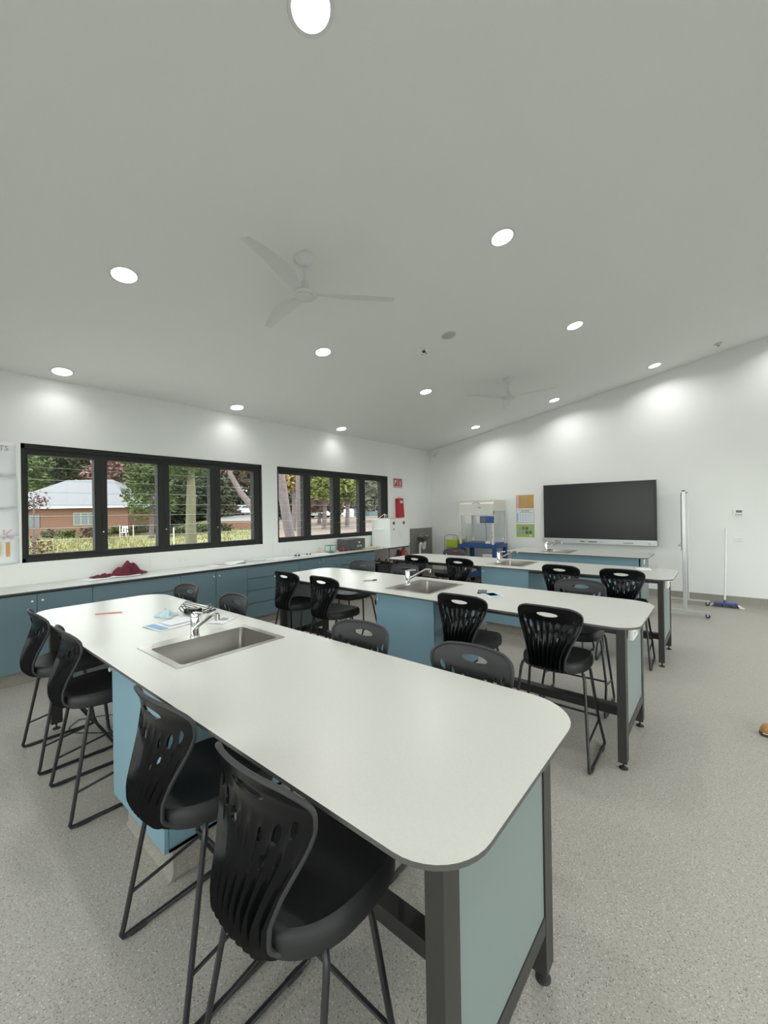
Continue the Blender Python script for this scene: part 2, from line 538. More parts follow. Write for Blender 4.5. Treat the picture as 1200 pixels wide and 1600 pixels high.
# further lamps of the same grid behind and beside the camera
for x, y in ((-3.63, -0.9), (-1.41, -0.9), (0.8, 1.2), (0.8, 3.3), (0.8, 5.5), (0.8, -0.9), (0.8, 8.2)):
    d = copy_tree(proto, (x, y, cz(x)), 0, 'lit downlight of the ceiling grid outside the picture')
    d.rotation_euler = (0, rake(), 0)
    ld = bpy.data.lights.new('downlight_glow', 'AREA')
    ld.shape = 'DISK'; ld.size = 0.16; ld.energy = LAMP_W * (0.27 if x < -5 else 1.25); ld.color = (1.0, 0.99, 0.97); ld.spread = math.radians(135 if x < -5 else 150)
    lo = bpy.data.objects.new('downlight_glow', ld)
    COL.objects.link(lo); lo.parent = d; lo.location = (0, 0, -0.012)

# ------------------------------------------------------------------ ceiling fittings
def ceiling_fan(loc, angles, label):
    f = thing('ceiling_fan', label, 'ceiling fan', loc, 0, None)
    sl = Matrix.Rotation(rake(), 3, 'Y')
    c = MB().lathe([(0.0001, 0.0), (0.078, -0.001), (0.080, -0.008), (0.074, -0.022), (0.058, -0.045), (0.036, -0.062), (0.030, -0.070), (0.016, -0.074), (0.0001, -0.074)], 32)
    c.v = [tuple(sl @ Vector(p)) for p in c.v]
    c.build('canopy', 'fanwhite', f, smooth=True)
    MB().tube([(0, 0, -0.05), (0, 0, -0.22)], 0.011, 12).build('downrod', 'fanwhite', f, smooth=True)
    MB().lathe([(0.014, -0.19), (0.026, -0.195), (0.030, -0.215), (0.030, -0.235), (0.040, -0.262), (0.075, -0.284), (0.096, -0.297), (0.100, -0.306), (0.097, -0.316), (0.084, -0.322), (0.0001, -0.324)], 40).build('motor_housing', 'fanwhite', f, smooth=True)
    MB().lathe([(0.0001, -0.3235), (0.080, -0.3235), (0.082, -0.328), (0.078, -0.331), (0.0001, -0.333)], 40).build('hub_cap', 'fanwhite', f, smooth=True)
    for a in angles:
        n = 12
        vs, fs = [], []
        for i in range(n + 1):
            t = i / n
            r = 0.06 + 0.68 * t
            ch = 0.055 + 0.085 * math.sin(min(1, t * 2.2) * PI / 2) - 0.075 * t ** 2
            off = 0.03 * math.sin(t * PI) - 0.015
            tw = math.radians(16 - 10 * t)
            zc = -0.300 + 0.012 * math.sin(t * PI)
            for k in range(5):
                q = (k / 4 - 0.5) * ch
                zz = zc + q * math.sin(tw) + 0.006 * (1 - (2 * k / 4 - 1) ** 2)
                vs.append((r, off + q * math.cos(tw), zz))
        m0 = len(vs)
        vs += [(x, y, z - 0.005) for x, y, z in vs]
        for i in range(n):
            for k in range(4):
                p = i * 5 + k
                fs.append((p, p + 1, p + 6, p + 5)); fs.append((m0 + p, m0 + p + 5, m0 + p + 6, m0 + p + 1))
            for k in (0, 4):
                p = i * 5 + k
                fs.append((p, p + 5, m0 + p + 5, m0 + p))
        for i in (0, n):
            for k in range(4):
                p = i * 5 + k
                fs.append((p, m0 + p, m0 + p + 1, p + 1))
        b = MB().add(vs, fs)
        R = Matrix.Rotation(math.radians(a), 3, 'Z')
        b.v = [tuple(R @ Vector(p)) for p in b.v]
        b.build('fan_blade', 'fanwhite', f, smooth=True)
    return f
ceiling_fan((-2.61, 2.17, cz(-2.61)), (49, 170, 291), 'white three-blade ceiling fan nearer the camera, hanging in mid ceiling')
ceiling_fan((-2.61, 6.28, cz(-2.61)), (-2, 118, 236), 'smaller-looking white ceiling fan toward the far wall')

def ceil_item(name, label, cat, x, y, parts):
    t = thing(name, label, cat, (x, y, cz(x)))
    t.rotation_euler = (0, rake(), 0)
    parts(t)
    return t
def _speaker(t):
    MB().lathe([(0.0001, -0.004), (0.075, -0.004), (0.088, -0.003), (0.09, 0.0)], 32).build('grille_disc', 'fangrey', t, smooth=True)
    g = MB()
    for q in range(1, 5):
        for k in range(q * 7):
            a = 2 * PI * k / (q * 7)
            g.lathe([(0.004, -0.0045), (0.004, -0.0055)], 6, (q * 0.016 * math.cos(a), q * 0.016 * math.sin(a), 0))
    tag(g.build('perforations', 'greyboard', t), kind='stuff')
ceil_item('ceiling_speaker', 'round grey grille disc in the ceiling between the two fans', 'speaker', -2.511, 4.281, _speaker)
def _detector(t):
    MB().lathe([(0.0001, -0.03), (0.035, -0.03), (0.05, -0.018), (0.085, -0.012), (0.088, 0.0)], 32).build('base', 'white', t, smooth=True)
    MB().lathe([(0.0001, -0.045), (0.016, -0.043), (0.022, -0.03)], 16, (0.03, -0.02, 0)).build('sensor_eye', 'bezel', t, smooth=True)
    MB().lathe([(0.0001, -0.034), (0.007, -0.033), (0.008, -0.02)], 10, (0.02, 0.045, 0)).build('sensor_eye', 'bezel', t, smooth=True)
    MB().lathe([(0.0001, -0.03), (0.006, -0.029), (0.007, -0.016)], 10, (-0.03, 0.03, 0)).build('indicator', 'bezel', t, smooth=True)
ceil_item('motion_detector', 'white round ceiling sensor with black eyes beside the grille disc', 'sensor', -2.91, 4.307, _detector)
def _sprk(t):
    MB().lathe([(0.0001, -0.035), (0.022, -0.034), (0.03, -0.022), (0.034, -0.006), (0.055, -0.004), (0.056, 0.0)], 24).build('base', 'alu', t, smooth=True)
    MB().lathe([(0.0001, -0.042), (0.012, -0.041), (0.014, -0.034)], 12).build('sensor_eye', 'edge', t, smooth=True)
ceil_item('smoke_detector', 'small grey domed detector at the upper right near the far wall', 'detector', -0.04, 8.24, _sprk)
t = thing('corner_sensor', 'small white alarm sensor high in the room corner', 'sensor', (-5.60, YW, 3.03))
MB().box(-0.035, 0.035, -0.045, 0, -0.055, 0.055).build('body', 'white', t, bevel=0.01)
MB().lathe([(0.0001, -0.052), (0.018, -0.05), (0.022, -0.044)], 14, (0, 0, -0.01), 'y').build('lens', 'alu', t, smooth=True)

# ------------------------------------------------------------------ lab stools
def lerp_tab(tab, v):
    for (a, x), (b, y) in zip(tab, tab[1:]):
        if v <= b:
            k = (v - a) / (b - a)
            k2 = k
            return tuple(p + (q - p) * k2 for p, q in zip(x, y)) if isinstance(x, tuple) else x + (y - x) * k2
    return tab[-1][1]
def smooth_tab(tab, v, h=0.03):
    a, b, c = lerp_tab(tab, max(0, v - h)), lerp_tab(tab, v), lerp_tab(tab, min(1, v + h))
    return tuple((p + 2 * q + r) / 4 for p, q, r in zip(a, b, c)) if isinstance(b, tuple) else (a + 2 * b + c) / 4

PROF = [(0, (-0.085, 0.600)), (.08, (-0.145, 0.584)), (.15, (-0.187, 0.584)), (.22, (-0.211, 0.610)), (.30, (-0.214, 0.655)), (.42, (-0.203, 0.72)), (.6, (-0.185, 0.81)), (.78, (-0.176, 0.885)), (.9, (-0.185, 0.945)), (1.0, (-0.205, 0.990))]
WID = [(0, .15), (.1, .127), (.2, .110), (.32, .115), (.45, .138), (.6, .172), (.7, .190), (.8, .201), (.87, .204), (.92, .198), (.955, .185), (.98, .165), (1.0, .132)]
def make_stool():
    root = thing('lab_stool', 'x', 'stool', (0, 0, 0), 0)
    NU, NV = 90, 88
    vs, key = [], []
    def pos(x, v, fade=1.0):
        w = smooth_tab(WID, v, .015)
        y, z = smooth_tab(PROF, v, .025)
        u = x / w
        k = 0.040 if v > .3 else 0.02 + 0.025 * v / .3
        y += k * (x / 0.2) ** 2
        z -= 0.014 * max(0, (v - .85) / .15) * (x / .2) ** 2 - 0.004
        A = 0.018 * min(1, max(0, (.78 - v) / .42)) ** .8
        tri = abs(((u * 4.5 + 0.5) % 1) - 0.5) * 2
        fr = (u * 4.5 + 0.5) % 1
        tri = 1 - math.sin(PI * fr)
        y -= A * tri ** 0.9 * (1 if abs(u) < .97 else 0.3)
        return (x, y, z)
    arc = [0]
    pr = None
    for j in range(NV + 1):
        q = smooth_tab(PROF, j / NV, .025)
        if pr: arc.append(arc[-1] + math.hypot(q[0] - pr[0], q[1] - pr[1]))
        pr = q
    def v_of_z(z):
        best = min(range(int(NV * .3), NV + 1), key=lambda j: abs(smooth_tab(PROF, j / NV, .025)[1] - z))
        return best / NV
    holes = []
    for hx, hz, a, b in ((0, .934, .068, .017),):
        holes.append((hx, arc[round(v_of_z(hz) * NV)], a, b, 0))
    for hx, hz in ((.152, .882), (.108, .860), (.055, .840), (.118, .806), (.066, .785), (.030, .752)):
        for sg in (-1, 1):
            big = hz > .85
            holes.append((sg * hx, arc[round(v_of_z(hz) * NV)], .0105 if big else .008, .025 if big else .019, -sg * (0.12 + 1.3 * hx)))
    def gval(h, x, s):
        dx, ds = x - h[0], s - h[1]
        c, q = math.cos(h[4]), math.sin(h[4])
        p, r = c * dx + q * ds, -q * dx + c * ds
        return math.hypot(p / h[2], r / h[3]), dx, ds
    P = [[((i / NU * 2 - 1) * smooth_tab(WID, j / NV, .015), arc[j]) for i in range(NU + 1)] for j in range(NV + 1)]
    cells, dead = [], set()
    for j in range(NV):
        for i in range(NU):
            q = [P[j][i], P[j][i + 1], P[j + 1][i + 1], P[j + 1][i]]
            x = sum(a[0] for a in q) / 4; s = sum(a[1] for a in q) / 4
            if any(gval(h, x, s)[0] < 1.02 for h in holes): dead.add((i, j))
    live = [(i, j) for j in range(NV) for i in range(NU) if (i, j) not in dead]
    moved = {}
    for (i, j) in dead:
        for a, b in ((i, j), (i + 1, j), (i + 1, j + 1), (i, j + 1)):
            nb = [(a - 1, b - 1), (a, b - 1), (a - 1, b), (a, b)]
            if any(c not in dead for c in nb) and (a, b) not in moved:
                x, s = P[b][a]
                h = min(holes, key=lambda h: gval(h, x, s)[0])
                g, dx, ds = gval(h, x, s)
                if g > 0.2: moved[(a, b)] = (h[0] + dx / g, h[1] + ds / g)
    def v_of_s(s):
        for j in range(NV):
            if arc[j + 1] >= s: return (j + (s - arc[j]) / (arc[j + 1] - arc[j])) / NV
        return 1.0
    for j in range(NV + 1):
        for i in range(NU + 1):
            if (i, j) in moved:
                x, s = moved[(i, j)]
                vs.append(pos(x, v_of_s(s)))
            else:
                vs.append(pos(P[j][i][0], j / NV))
    W = NU + 1
    fs = [(j * W + i, j * W + i + 1, (j + 1) * W + i + 1, (j + 1) * W + i) for i, j in live]
    used = sorted({a for f in fs for a in f})
    mp = {a: k for k, a in enumerate(used)}
    me = bpy.data.meshes.new('backrest')
    me.from_pydata([vs[a] for a in used], [], [tuple(mp[a] for a in f) for f in fs])
    me.materials.append(MT['black']); me.materials.append(MT['shellfront'])
    bm = bmesh.new(); bm.from_mesh(me)
    bmesh.ops.recalc_face_normals(bm, faces=bm.faces)
    bmesh.ops.solidify(bm, geom=bm.faces, thickness=0.0075)
    # rolled rim around the outline
    rim = [pos((-1) * smooth_tab(WID, j / NV, .015), j / NV) for j in range(int(NV * .14), NV + 1, 2)] + [pos((i / 16 * 2 - 1) * smooth_tab(WID, 1, .015), 1.0) for i in range(1, 16)] + [pos(smooth_tab(WID, j / NV, .015), j / NV) for j in range(NV, int(NV * .14) - 1, -2)]
    tb = MB().tube(rim, 0.0075, 8)
    bmesh.ops.recalc_face_normals(bm, faces=bm.faces)
    bm.normal_update()
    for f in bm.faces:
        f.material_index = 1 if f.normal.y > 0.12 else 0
    vv = [bm.verts.new(p) for p in tb.v]
    for f in tb.f:
        nf = bm.faces.new([vv[k] for k in f]); nf.material_index = 1
    bmesh.ops.recalc_face_normals(bm, faces=bm.faces)
    bm.to_mesh(me); bm.free()
    me.polygons.foreach_set('use_smooth', [True] * len(me.polygons))
    me.set_sharp_from_angle(angle=math.radians(50))
    o = bpy.data.objects.new('backrest', me); COL.objects.link(o); o.parent = root
    # seat pan
    n = 56
    def outline(th, k=1.0, zz=0):
        c, s = math.cos(th), math.sin(th)
        e = 2 / 3.0
        a, b = 0.210, 0.222
        x = a * math.copysign(abs(c) ** e, c); y = b * math.copysign(abs(s) ** e, s)
        if y < 0: x *= 1 - 0.22 * (y / b) ** 2 * 0.6
        return (x * k, 0.018 + y * k, zz)
    rings = []
    for k in (.06, .2, .4, .6, .75, .86, .93):
        rings.append([(lambda p: (p[0], p[1], .622 + .018 * k ** 2 + .010 * (abs(p[0]) / .2) ** 2 - .5 * max(0, p[1] - .12) ** 2))(outline(2 * PI * q / n, k)) for q in range(n)])
    for k, dz in ((.965, -.004), (.99, -.014), (1.0, -.030), (1.0, -.052), (.985, -.063), (.95, -.058), (.8, -.042), (.3, -.04)):
        rings.append([(lambda p: (p[0], p[1], .640 + dz - .5 * max(0, p[1] - .12) ** 2))(outline(2 * PI * q / n, k)) for q in range(n)])
    sv = [p for r in rings for p in r]
    sf = [(a * n + q, a * n + (q + 1) % n, (a + 1) * n + (q + 1) % n, (a + 1) * n + q) for a in range(len(rings) - 1) for q in range(n)]
    sf.append(tuple(range(n - 1, -1, -1))); sf.append(tuple((len(rings) - 1) * n + q for q in range(n)))
    MB().add(sv, sf).build('seat', 'seatblack', root, smooth=True)
    for s in (-1, 1):
        MB().tube([(s * .09, -.085, .592), (s * .160, -.090, .591), (s * .182, -.096, .583), (s * .196, -.104, .562), (s * .203, -.113, .53), (s * .243, -.200, .05), (s * .245, -.207, .025), (s * .245, -.200, .012), (s * .245, -.185, .0105)], .0095, 8).build('leg', 'rod', root, smooth=True)
        MB().tube([(s * .09, .05, .592), (s * .165, .05, .590), (s * .185, .05, .582), (s * .198, .053, .555), (s * .233, .088, .25), (s * .238, .105, .20), (s * .244, .198, .04), (s * .245, .205, .022), (s * .245, .195, .011), (s * .245, .18, .0105)], .0095, 8).build('leg', 'rod', root, smooth=True)
        MB().tube([(s * .245, -.19, .0105), (s * .245, .185, .0105)], .0095, 8).build('floor_runner', 'rod', root, smooth=True)
        for y in (-.15, .13):
            MB().box(s * .245 - .012, s * .245 + .012, y - .03, y + .03, 0.0005, .016).build('foot_glide', 'rubber', root, bevel=0.004)
        MB().tube([(s * .2325, -.178, .17), (s * .2355, .098, .215)], .0065, 8).build('side_rail', 'rod', root, smooth=True)
    MB().tube([(-.243, .088, .245), (.243, .088, .245)], .0075, 8).build('footrest', 'rod', root, smooth=True)
    remember(root)
    return root

STOOLS = [
    (-3.55, .775, 0, 'black stool at the far left, first along the near side of the front table', 'stools on the window-end near side of the front table'),
    (-2.85, .785, 0, 'black stool second along the front table, beside the blue sink cupboard end', 'stools on the window-end near side of the front table'),
    (-1.54, .755, 0, 'black stool in front of the blue sink cupboard door of the front table', 'stools at the near side of the front table'),
    (-.925, .745, 0, 'largest black stool, cut by the bottom of the picture under the front table corner', 'stools at the near side of the front table'),
    (-3.69, 1.515, PI, 'grey-looking stool back behind the front table, farthest left beside the cables', 'stools at the far side of the front table'),
    (-2.91, 1.515, PI, 'grey-looking stool back behind the front table, second from the cables', 'stools at the far side of the front table'),
    (-1.57, 1.515, PI, 'stool back facing the camera behind the front table, just right of its sink', 'stools at the far side of the front table'),
    (-.893, 1.515, PI, 'largest stool back facing the camera, behind the front table right part', 'stools at the far side of the front table'),
    (-3.68, 2.89, 0, 'black stool at the window end of the second table near side', 'stools at the near side of the second table'),
    (-3.07, 2.88, .05, 'black stool left of the second table sink cupboard', 'stools at the near side of the second table'),
    (-1.54, 2.89, 0, 'black stool just right of the second table sink cupboard', 'stools at the near side of the second table'),
    (-.892, 2.89, 0, 'black stool beside the right leg of the second table', 'stools at the near side of the second table'),
    (-3.57, 3.68, PI, 'dim grey stool back at the window end behind the second table', 'stools at the far side of the second table'),
    (-2.89, 3.68, PI, 'grey stool back right behind the second table tap', 'stools at the far side of the second table'),
    (-.973, 3.68, PI, 'grey stool back behind the right part of the second table', 'stools at the far side of the second table'),
    (-3.43, 4.98, 0, 'black stool at the third table nearest the window wall', 'stools at the near side of the third table'),
    (-2.73, 4.98, 0, 'black stool left of the third table sink cupboard', 'stools at the near side of the third table'),
    (-1.43, 4.98, 0, 'black stool right of the third table sink cupboard', 'stools at the near side of the third table'),
    (-.83, 4.98, 0, 'black stool beside the right leg of the third table', 'stools at the near side of the third table'),
    (-3.44, 5.79, PI, 'stool back facing the camera behind the third table, in front of the blue trolley', None),
]
st0 = make_stool()
for i, (x, y, rz, lab, grp) in enumerate(STOOLS):
    jitter = math.radians([0, -2, 1.5, 0, 1, -3, 2, -1][i % 8])
    if i == 0:
        st0.location = (x, y, 0); st0.rotation_euler = (0, 0, rz); st0['label'] = lab; st0['group'] = grp
    else:
        c = copy_tree(st0, (x, y, 0), rz + jitter, lab, grp)
        if grp is None and 'group' in c: del c['group']

# ------------------------------------------------------------------ lab tables
TZ = 0.9
def levelling_foot(parent, x, y):
    MB().lathe([(0.026, 0.0), (0.026, 0.004), (0.018, 0.010), (0.010, 0.014), (0.006, 0.016), (0.006, 0.04), (0.011, 0.04), (0.011, 0.047)], 16, (x, y, 0)).build('levelling_foot', 'rubber', parent, smooth=True)

def sink_and_tap(tx, cy, n, lab_s, lab_t):
    """tx = left rim edge of the sink, cy = middle in depth"""
    x0, x1, y0, y1 = tx, tx + 0.50, cy - 0.305, cy + 0.305
    s = thing('sink', lab_s, 'sink', (x0 + .25, cy, TZ - .2))
    ox, oy, oz = -(x0 + .25), -cy, -(TZ - .2)
    bx0, bx1, by0, by1 = x0 + 0.095, x1 - 0.03, y0 + 0.035, y1 - 0.035
    def L(p): return [(x + ox, y + oy) for x, y in p]
    z = TZ + oz
    plate_with_hole('rim', ['steel', 'steel'], s, L(rrect(x0, x1, y0, y1, 0.012, 3)), L(rrect(bx0, bx1, by0, by1, 0.02, 4)), z, z + 0.0025)
    top = L(rrect(bx0, bx1, by0, by1, 0.02, 4)); bot = L(rrect(bx0 + .006, bx1 - .006, by0 + .006, by1 - .006, 0.03, 4))
    nn = len(top)
    b = MB()
    vs = [(x, y, z + .002) for x, y in top] + [(x, y, z - .165) for x, y in bot] + [(x * .96 + (bx0 + bx1) / 2 * .04 + ox * .04, y * .96 + ((by0 + by1) / 2 + oy) * .04, z - .178) for x, y in bot]
    cx_, cy_ = (bx0 + bx1) / 2 + ox, (by0 + by1) / 2 + oy
    vs = vs[:2 * nn] + [(cx_ + (x - cx_) * .95, cy_ + (y - cy_) * .95, z - .178) for x, y in bot]
    fs = [(i, (i + 1) % nn, nn + (i + 1) % nn, nn + i) for i in range(nn)] + [(nn + i, nn + (i + 1) % nn, 2 * nn + (i + 1) % nn, 2 * nn + i) for i in range(nn)]
    fs.append(tuple(2 * nn + i for i in range(nn)))
    b.add(vs, fs).build('bowl', 'steel', s, smooth=True)
    MB().lathe([(0.0001, -.1765 + z), (0.035, -.1765 + z), (0.042, -.174 + z), (0.045, -.177 + z)], 24, (cx_, cy_, 0)).build('drain', 'chrome', s, smooth=True)
    MB().lathe([(0.012, z + .002), (0.012, z + .004), (0.003, z + .0045)], 12, (x0 + .048 + ox, y0 + .06 + oy, 0)).build('plug_hole_cover', 'alu', s)
    t = thing('mixer_tap', lab_t, 'tap', (x0 + 0.052, cy - .01, TZ + .0025))
    MB().lathe([(0.027, 0), (0.027, 0.006), (0.0235, 0.009), (0.0235, 0.105), (0.0215, 0.112), (0.0001, 0.114)], 24).build('body', 'chrome', t, smooth=True)
    MB().tube([(0.012, 0, .045), (0.05, 0, .072), (0.19, 0, .148), (0.215, 0, .160), (0.235, 0, .163), (0.262, 0, .160)], [.012, .0115, .0105, .0105, .0105, .0105], 12).build('spout', 'chrome', t, smooth=True)
    MB().lathe([(0.0115, 0.135), (0.0135, 0.137), (0.0135, 0.168), (0.010, 0.172)], 16, (0.262, 0, 0)).build('aerator', 'chrome', t, smooth=True)
    h = MB().lathe([(0.0225, 0.114), (0.0225, 0.126), (0.016, 0.138), (0.0001, 0.141)], 24)
    h.tube([(-0.005, 0, .132), (0.05, 0, .143), (0.095, 0, .147)], [.010, .0075, .006], 10)
    h.build('lever', 'chrome', t, smooth=True)

def outlet(loc, label, n=2, rz=0.0, w=0.115, h=0.072, m='white'):
    o = thing('power_outlet', label, 'outlet', loc, rz)
    MB().box(-w / 2, w / 2, -0.009, 0, -h / 2, h / 2).build('plate', m, o, bevel=0.004)
    for k in range(n):
        cx = (k - (n - 1) / 2) * w * .5
        MB().box(cx - .008, cx + .008, -0.012, -.008, .008, .024).build('switch', m, o, bevel=0.002)
        sl = MB()
        for a, dx, dz in ((.5, -.008, -.008), (-.5, .008, -.008), (0, 0, -.022)):
            sl.box(-.0012, .0012, -.0095, -.0088, -.005, .005, Matrix.Rotation(a, 3, 'Y'), (cx + dx, 0, dz))
        sl.build('socket', 'edge', o)
    return o

def cupboard(x0, x1, y0, y1, label, hinge_knob_left=True, m='blue', group=None):
    c = thing('sink_cupboard', label, 'cupboard', ((x0 + x1) / 2, (y0 + y1) / 2, 0), 0, group)
    hx, hy = (x1 - x0) / 2, (y1 - y0) / 2
    zt = TZ - .0135
    b = MB()
    for a in ((-hx, -hx + .016, -hy + .018, hy - .018, .17, zt), (hx - .016, hx, -hy + .018, hy - .018, .17, zt), (-hx, hx, hy - .018, hy, .17, zt), (-hx, hx, -hy + .018, hy, .17, .186)):
        b.box(*a)
    b.build('carcass', m, c)
    d = MB().box(-hx + .002, hx - .002, -hy - .002, -hy + .016, .172, zt - .004).build('door', m, c, bevel=0.0015)
    kx = -hx + .035
    MB().lathe([(0.005, 0), (0.005, -.012), (0.011, -.018), (0.011, -.024), (0.0001, -.026)], 16, (kx, -hy - .002, .83), 'y').build('knob', 'knobmetal', d, smooth=True)
    MB().box(-hx + .045, hx - .045, -hy + .05, hy - .05, 0, .17).build('plinth', 'cove', c)
    MB().prism([(0, 0), (.03, 0), (.012, .006), (.004, .02), (0, .05)], -hx + .045, hx - .045, lambda x, y, z: (z, -hy + .05 - x, y)).build('cove_strip', 'cove', c, smooth=True)
    return c

def lab_table(x0, x1, y0, y1, label, sink_lab, tap_lab, cup_lab, out_lab):
    t = thing('lab_table', label, 'table', ((x0 + x1) / 2, (y0 + y1) / 2, 0))
    ox, oy = -(x0 + x1) / 2, -(y0 + y1) / 2
    sx = -2.46
    out = [(x + ox, y + oy) for x, y in rrect(x0, x1, y0, y1, [.15, .19, .19, .15], 10)]
    cyy = (y0 + y1) / 2 + .02
    inn = [(x + ox, y + oy) for x, y in rrect(sx + .09, sx + .475, cyy - .275, cyy + .275, .02, 3)]
    plate_with_hole('tabletop', ['top', 'edge'], t, out, inn, TZ - .013, TZ)
    ly0, ly1 = y0 + .085, y1 - .125
    lx0, lx1 = x0 + .08, x1 - .08
    W = .05
    for lx in (lx0, lx1 - W):
        for ly in (ly0, ly1 - .07):
            l = MB().box(lx + ox, lx + W + ox, ly + oy, ly + .07 + oy, .045, TZ - .0135).build('leg', 'frame', t, bevel=0.002)
            levelling_foot(l, lx + W / 2 + ox, ly + .035 + oy)
        for z0, z1 in ((.19, .25), (.83, TZ - .0135)):
            MB().box(lx + .001 + ox, lx + W - .001 + ox, ly0 + .07 + oy, ly1 - .07 + oy, z0, z1).build('end_rail', 'frame', t, bevel=0.002)
        px = lx + (W - .022 if lx > 0 or lx == lx1 - W else .006)
        tag(MB().box(px + ox, px + .016 + ox, ly0 + .071 + oy, ly1 - .071 + oy, .25, .83).build('end_panel', 'endblue', t), 'pale blue end panel')
    cx0, cx1 = sx - .005, sx + .62
    for a, b in ((lx0 + W, cx0), (cx1, lx1 - W)):
        MB().box(a + ox, b + ox, (ly0 + ly1) / 2 - .035 + oy, (ly0 + ly1) / 2 + .035 + oy, .19, .25).build('lower_rail', 'frame', t, bevel=0.002)
        for ly in (ly0 + .01, ly1 - .05):
            MB().box(a + ox, b + ox, ly + oy, ly + .04 + oy, TZ - .055, TZ - .0135).build('apron_rail', 'frame', t, bevel=0.002)
    cupboard(cx0, cx1, y0 + .06, y1 - .10, cup_lab)
    sink_and_tap(sx, cyy, 0, sink_lab, tap_lab)
    if out_lab:
        outlet((lx1 + .0005, y0 + .255, .838), out_lab, 2, PI / 2, .18, .095).scale = (1, 3.6, 1)

lab_table(-4.05, -.395, .666, 1.580, 'front lab table, long pale top with rounded corners nearest the camera', 'steel sink in the front table', 'chrome mixer tap on the front table beside the leaflet', 'blue-grey cupboard under the front table sink', None)
lab_table(-4.05, -.395, 2.772, 3.695, 'second lab table from the camera with pale rounded top', 'steel sink in the second table', 'chrome mixer tap on the second table left of the stools', 'blue-grey cupboard under the second table sink', 'white double outlet on the pale blue end panel of the second table')
lab_table(-4.05, -.40, 4.88, 5.82, 'third lab table from the camera, in front of the blue-trolley hood', 'steel sink in the third table', 'chrome mixer tap on the third table before the far bench', 'blue-grey cupboard under the third table sink', 'white double outlet on the pale blue end panel of the third table')

# far demonstration bench below the display
x0, x1, y0, y1 = -2.97, -.85, 6.86, 7.76
t = thing('demonstration_bench', 'short closed blue-grey bench with grey top below the wall display', 'bench', ((x0 + x1) / 2, (y0 + y1) / 2, 0))
ox, oy = -(x0 + x1) / 2, -(y0 + y1) / 2
cyy = (y0 + y1) / 2 + .02
plate_with_hole('benchtop', ['top', 'edge'], t, [(x + ox, y + oy) for x, y in rrect(x0, x1, y0, y1, [.12, .15, .15, .12], 8)], [(x + ox, y + oy) for x, y in rrect(-2.46 + .09, -2.46 + .475, cyy - .275, cyy + .275, .02, 3)], TZ - .013, TZ)
MB().box(x0 + .10 + ox, x1 - .10 + ox, y0 + .10 + oy, y0 + .118 + oy, .13, TZ - .014).build('front_panel', 'blue', t, bevel=.0015)
tag(MB().box(x1 - .118 + ox, x1 - .082 + ox, y0 + .10 + oy, y1 - .12 + oy, .13, TZ - .014).build('end_panel', 'endblue', t, bevel=.0015), 'pale blue end panel')
tag(MB().box(x0 + .082 + ox, x0 + .10 + ox, y0 + .10 + oy, y1 - .12 + oy, .13, TZ - .014).build('end_panel', 'endblue', t, bevel=.0015), 'pale blue end panel')
for k in range(4):
    a = x0 + .10 + k * (x1 - x0 - .2) / 4
    d = MB().box(a + .002 + ox, a + (x1 - x0 - .2) / 4 - .002 + ox, y1 - .138 + oy, y1 - .12 + oy, .13, TZ - .016).build('door', 'blue', t, bevel=.0015)
    MB().lathe([(0.005, 0), (0.005, .012), (0.011, .018), (0.011, .024), (0.0001, .026)], 12, (a + (.42 if k % 2 == 0 else .05) + ox, y1 - .12 + oy, .83), 'y').build('knob', 'knobmetal', d, smooth=True)
MB().box(x0 + .14 + ox, x1 - .14 + ox, y0 + .15 + oy, y1 - .17 + oy, 0, .13).build('plinth', 'cove', t)
sink_and_tap(-2.46, cyy, 3, 'steel sink in the far bench below the display', 'chrome mixer tap on the far bench, in front of the display corner')
outlet((x1 - .081, y0 + .30, .815), 'white double outlet on the end panel of the far bench', 2, PI / 2)

# ------------------------------------------------------------------ long bench under the windows
BX = -5.20          # front face of the cupboard fronts
wb = thing('worktop', 'long pale worktop running under the windows', 'worktop', (-5.46, 3.0, 0))
ox, oy = 5.46, -3.0
tp = MB().box(XW + ox, -5.17 + ox, -1.5 + oy, 7.11 + oy, TZ - .012, TZ)
tp.build('slab', 'top', wb)
MB().box(-5.171 + ox, -5.1685 + ox, -1.5 + oy, 7.112 + oy, TZ - .0125, TZ - .0006).build('front_edge', 'edge', wb)
MB().box(XW + ox, -5.17 + ox, 7.11 + oy, 7.112 + oy, TZ - .0125, TZ - .0006).build('end_edge', 'edge', wb)
sp = struct(MB().box(XW, XW + .006, -1.5, 7.3, TZ, 1.128).build('trim_1', 'white'))
for y in (-.3, 2.13, 4.02, 6.3):
    struct(MB().box(XW + .0055, XW + .0068, y - .0015, y + .0015, TZ, 1.128).build('trim_2', 'alu', sp), None)
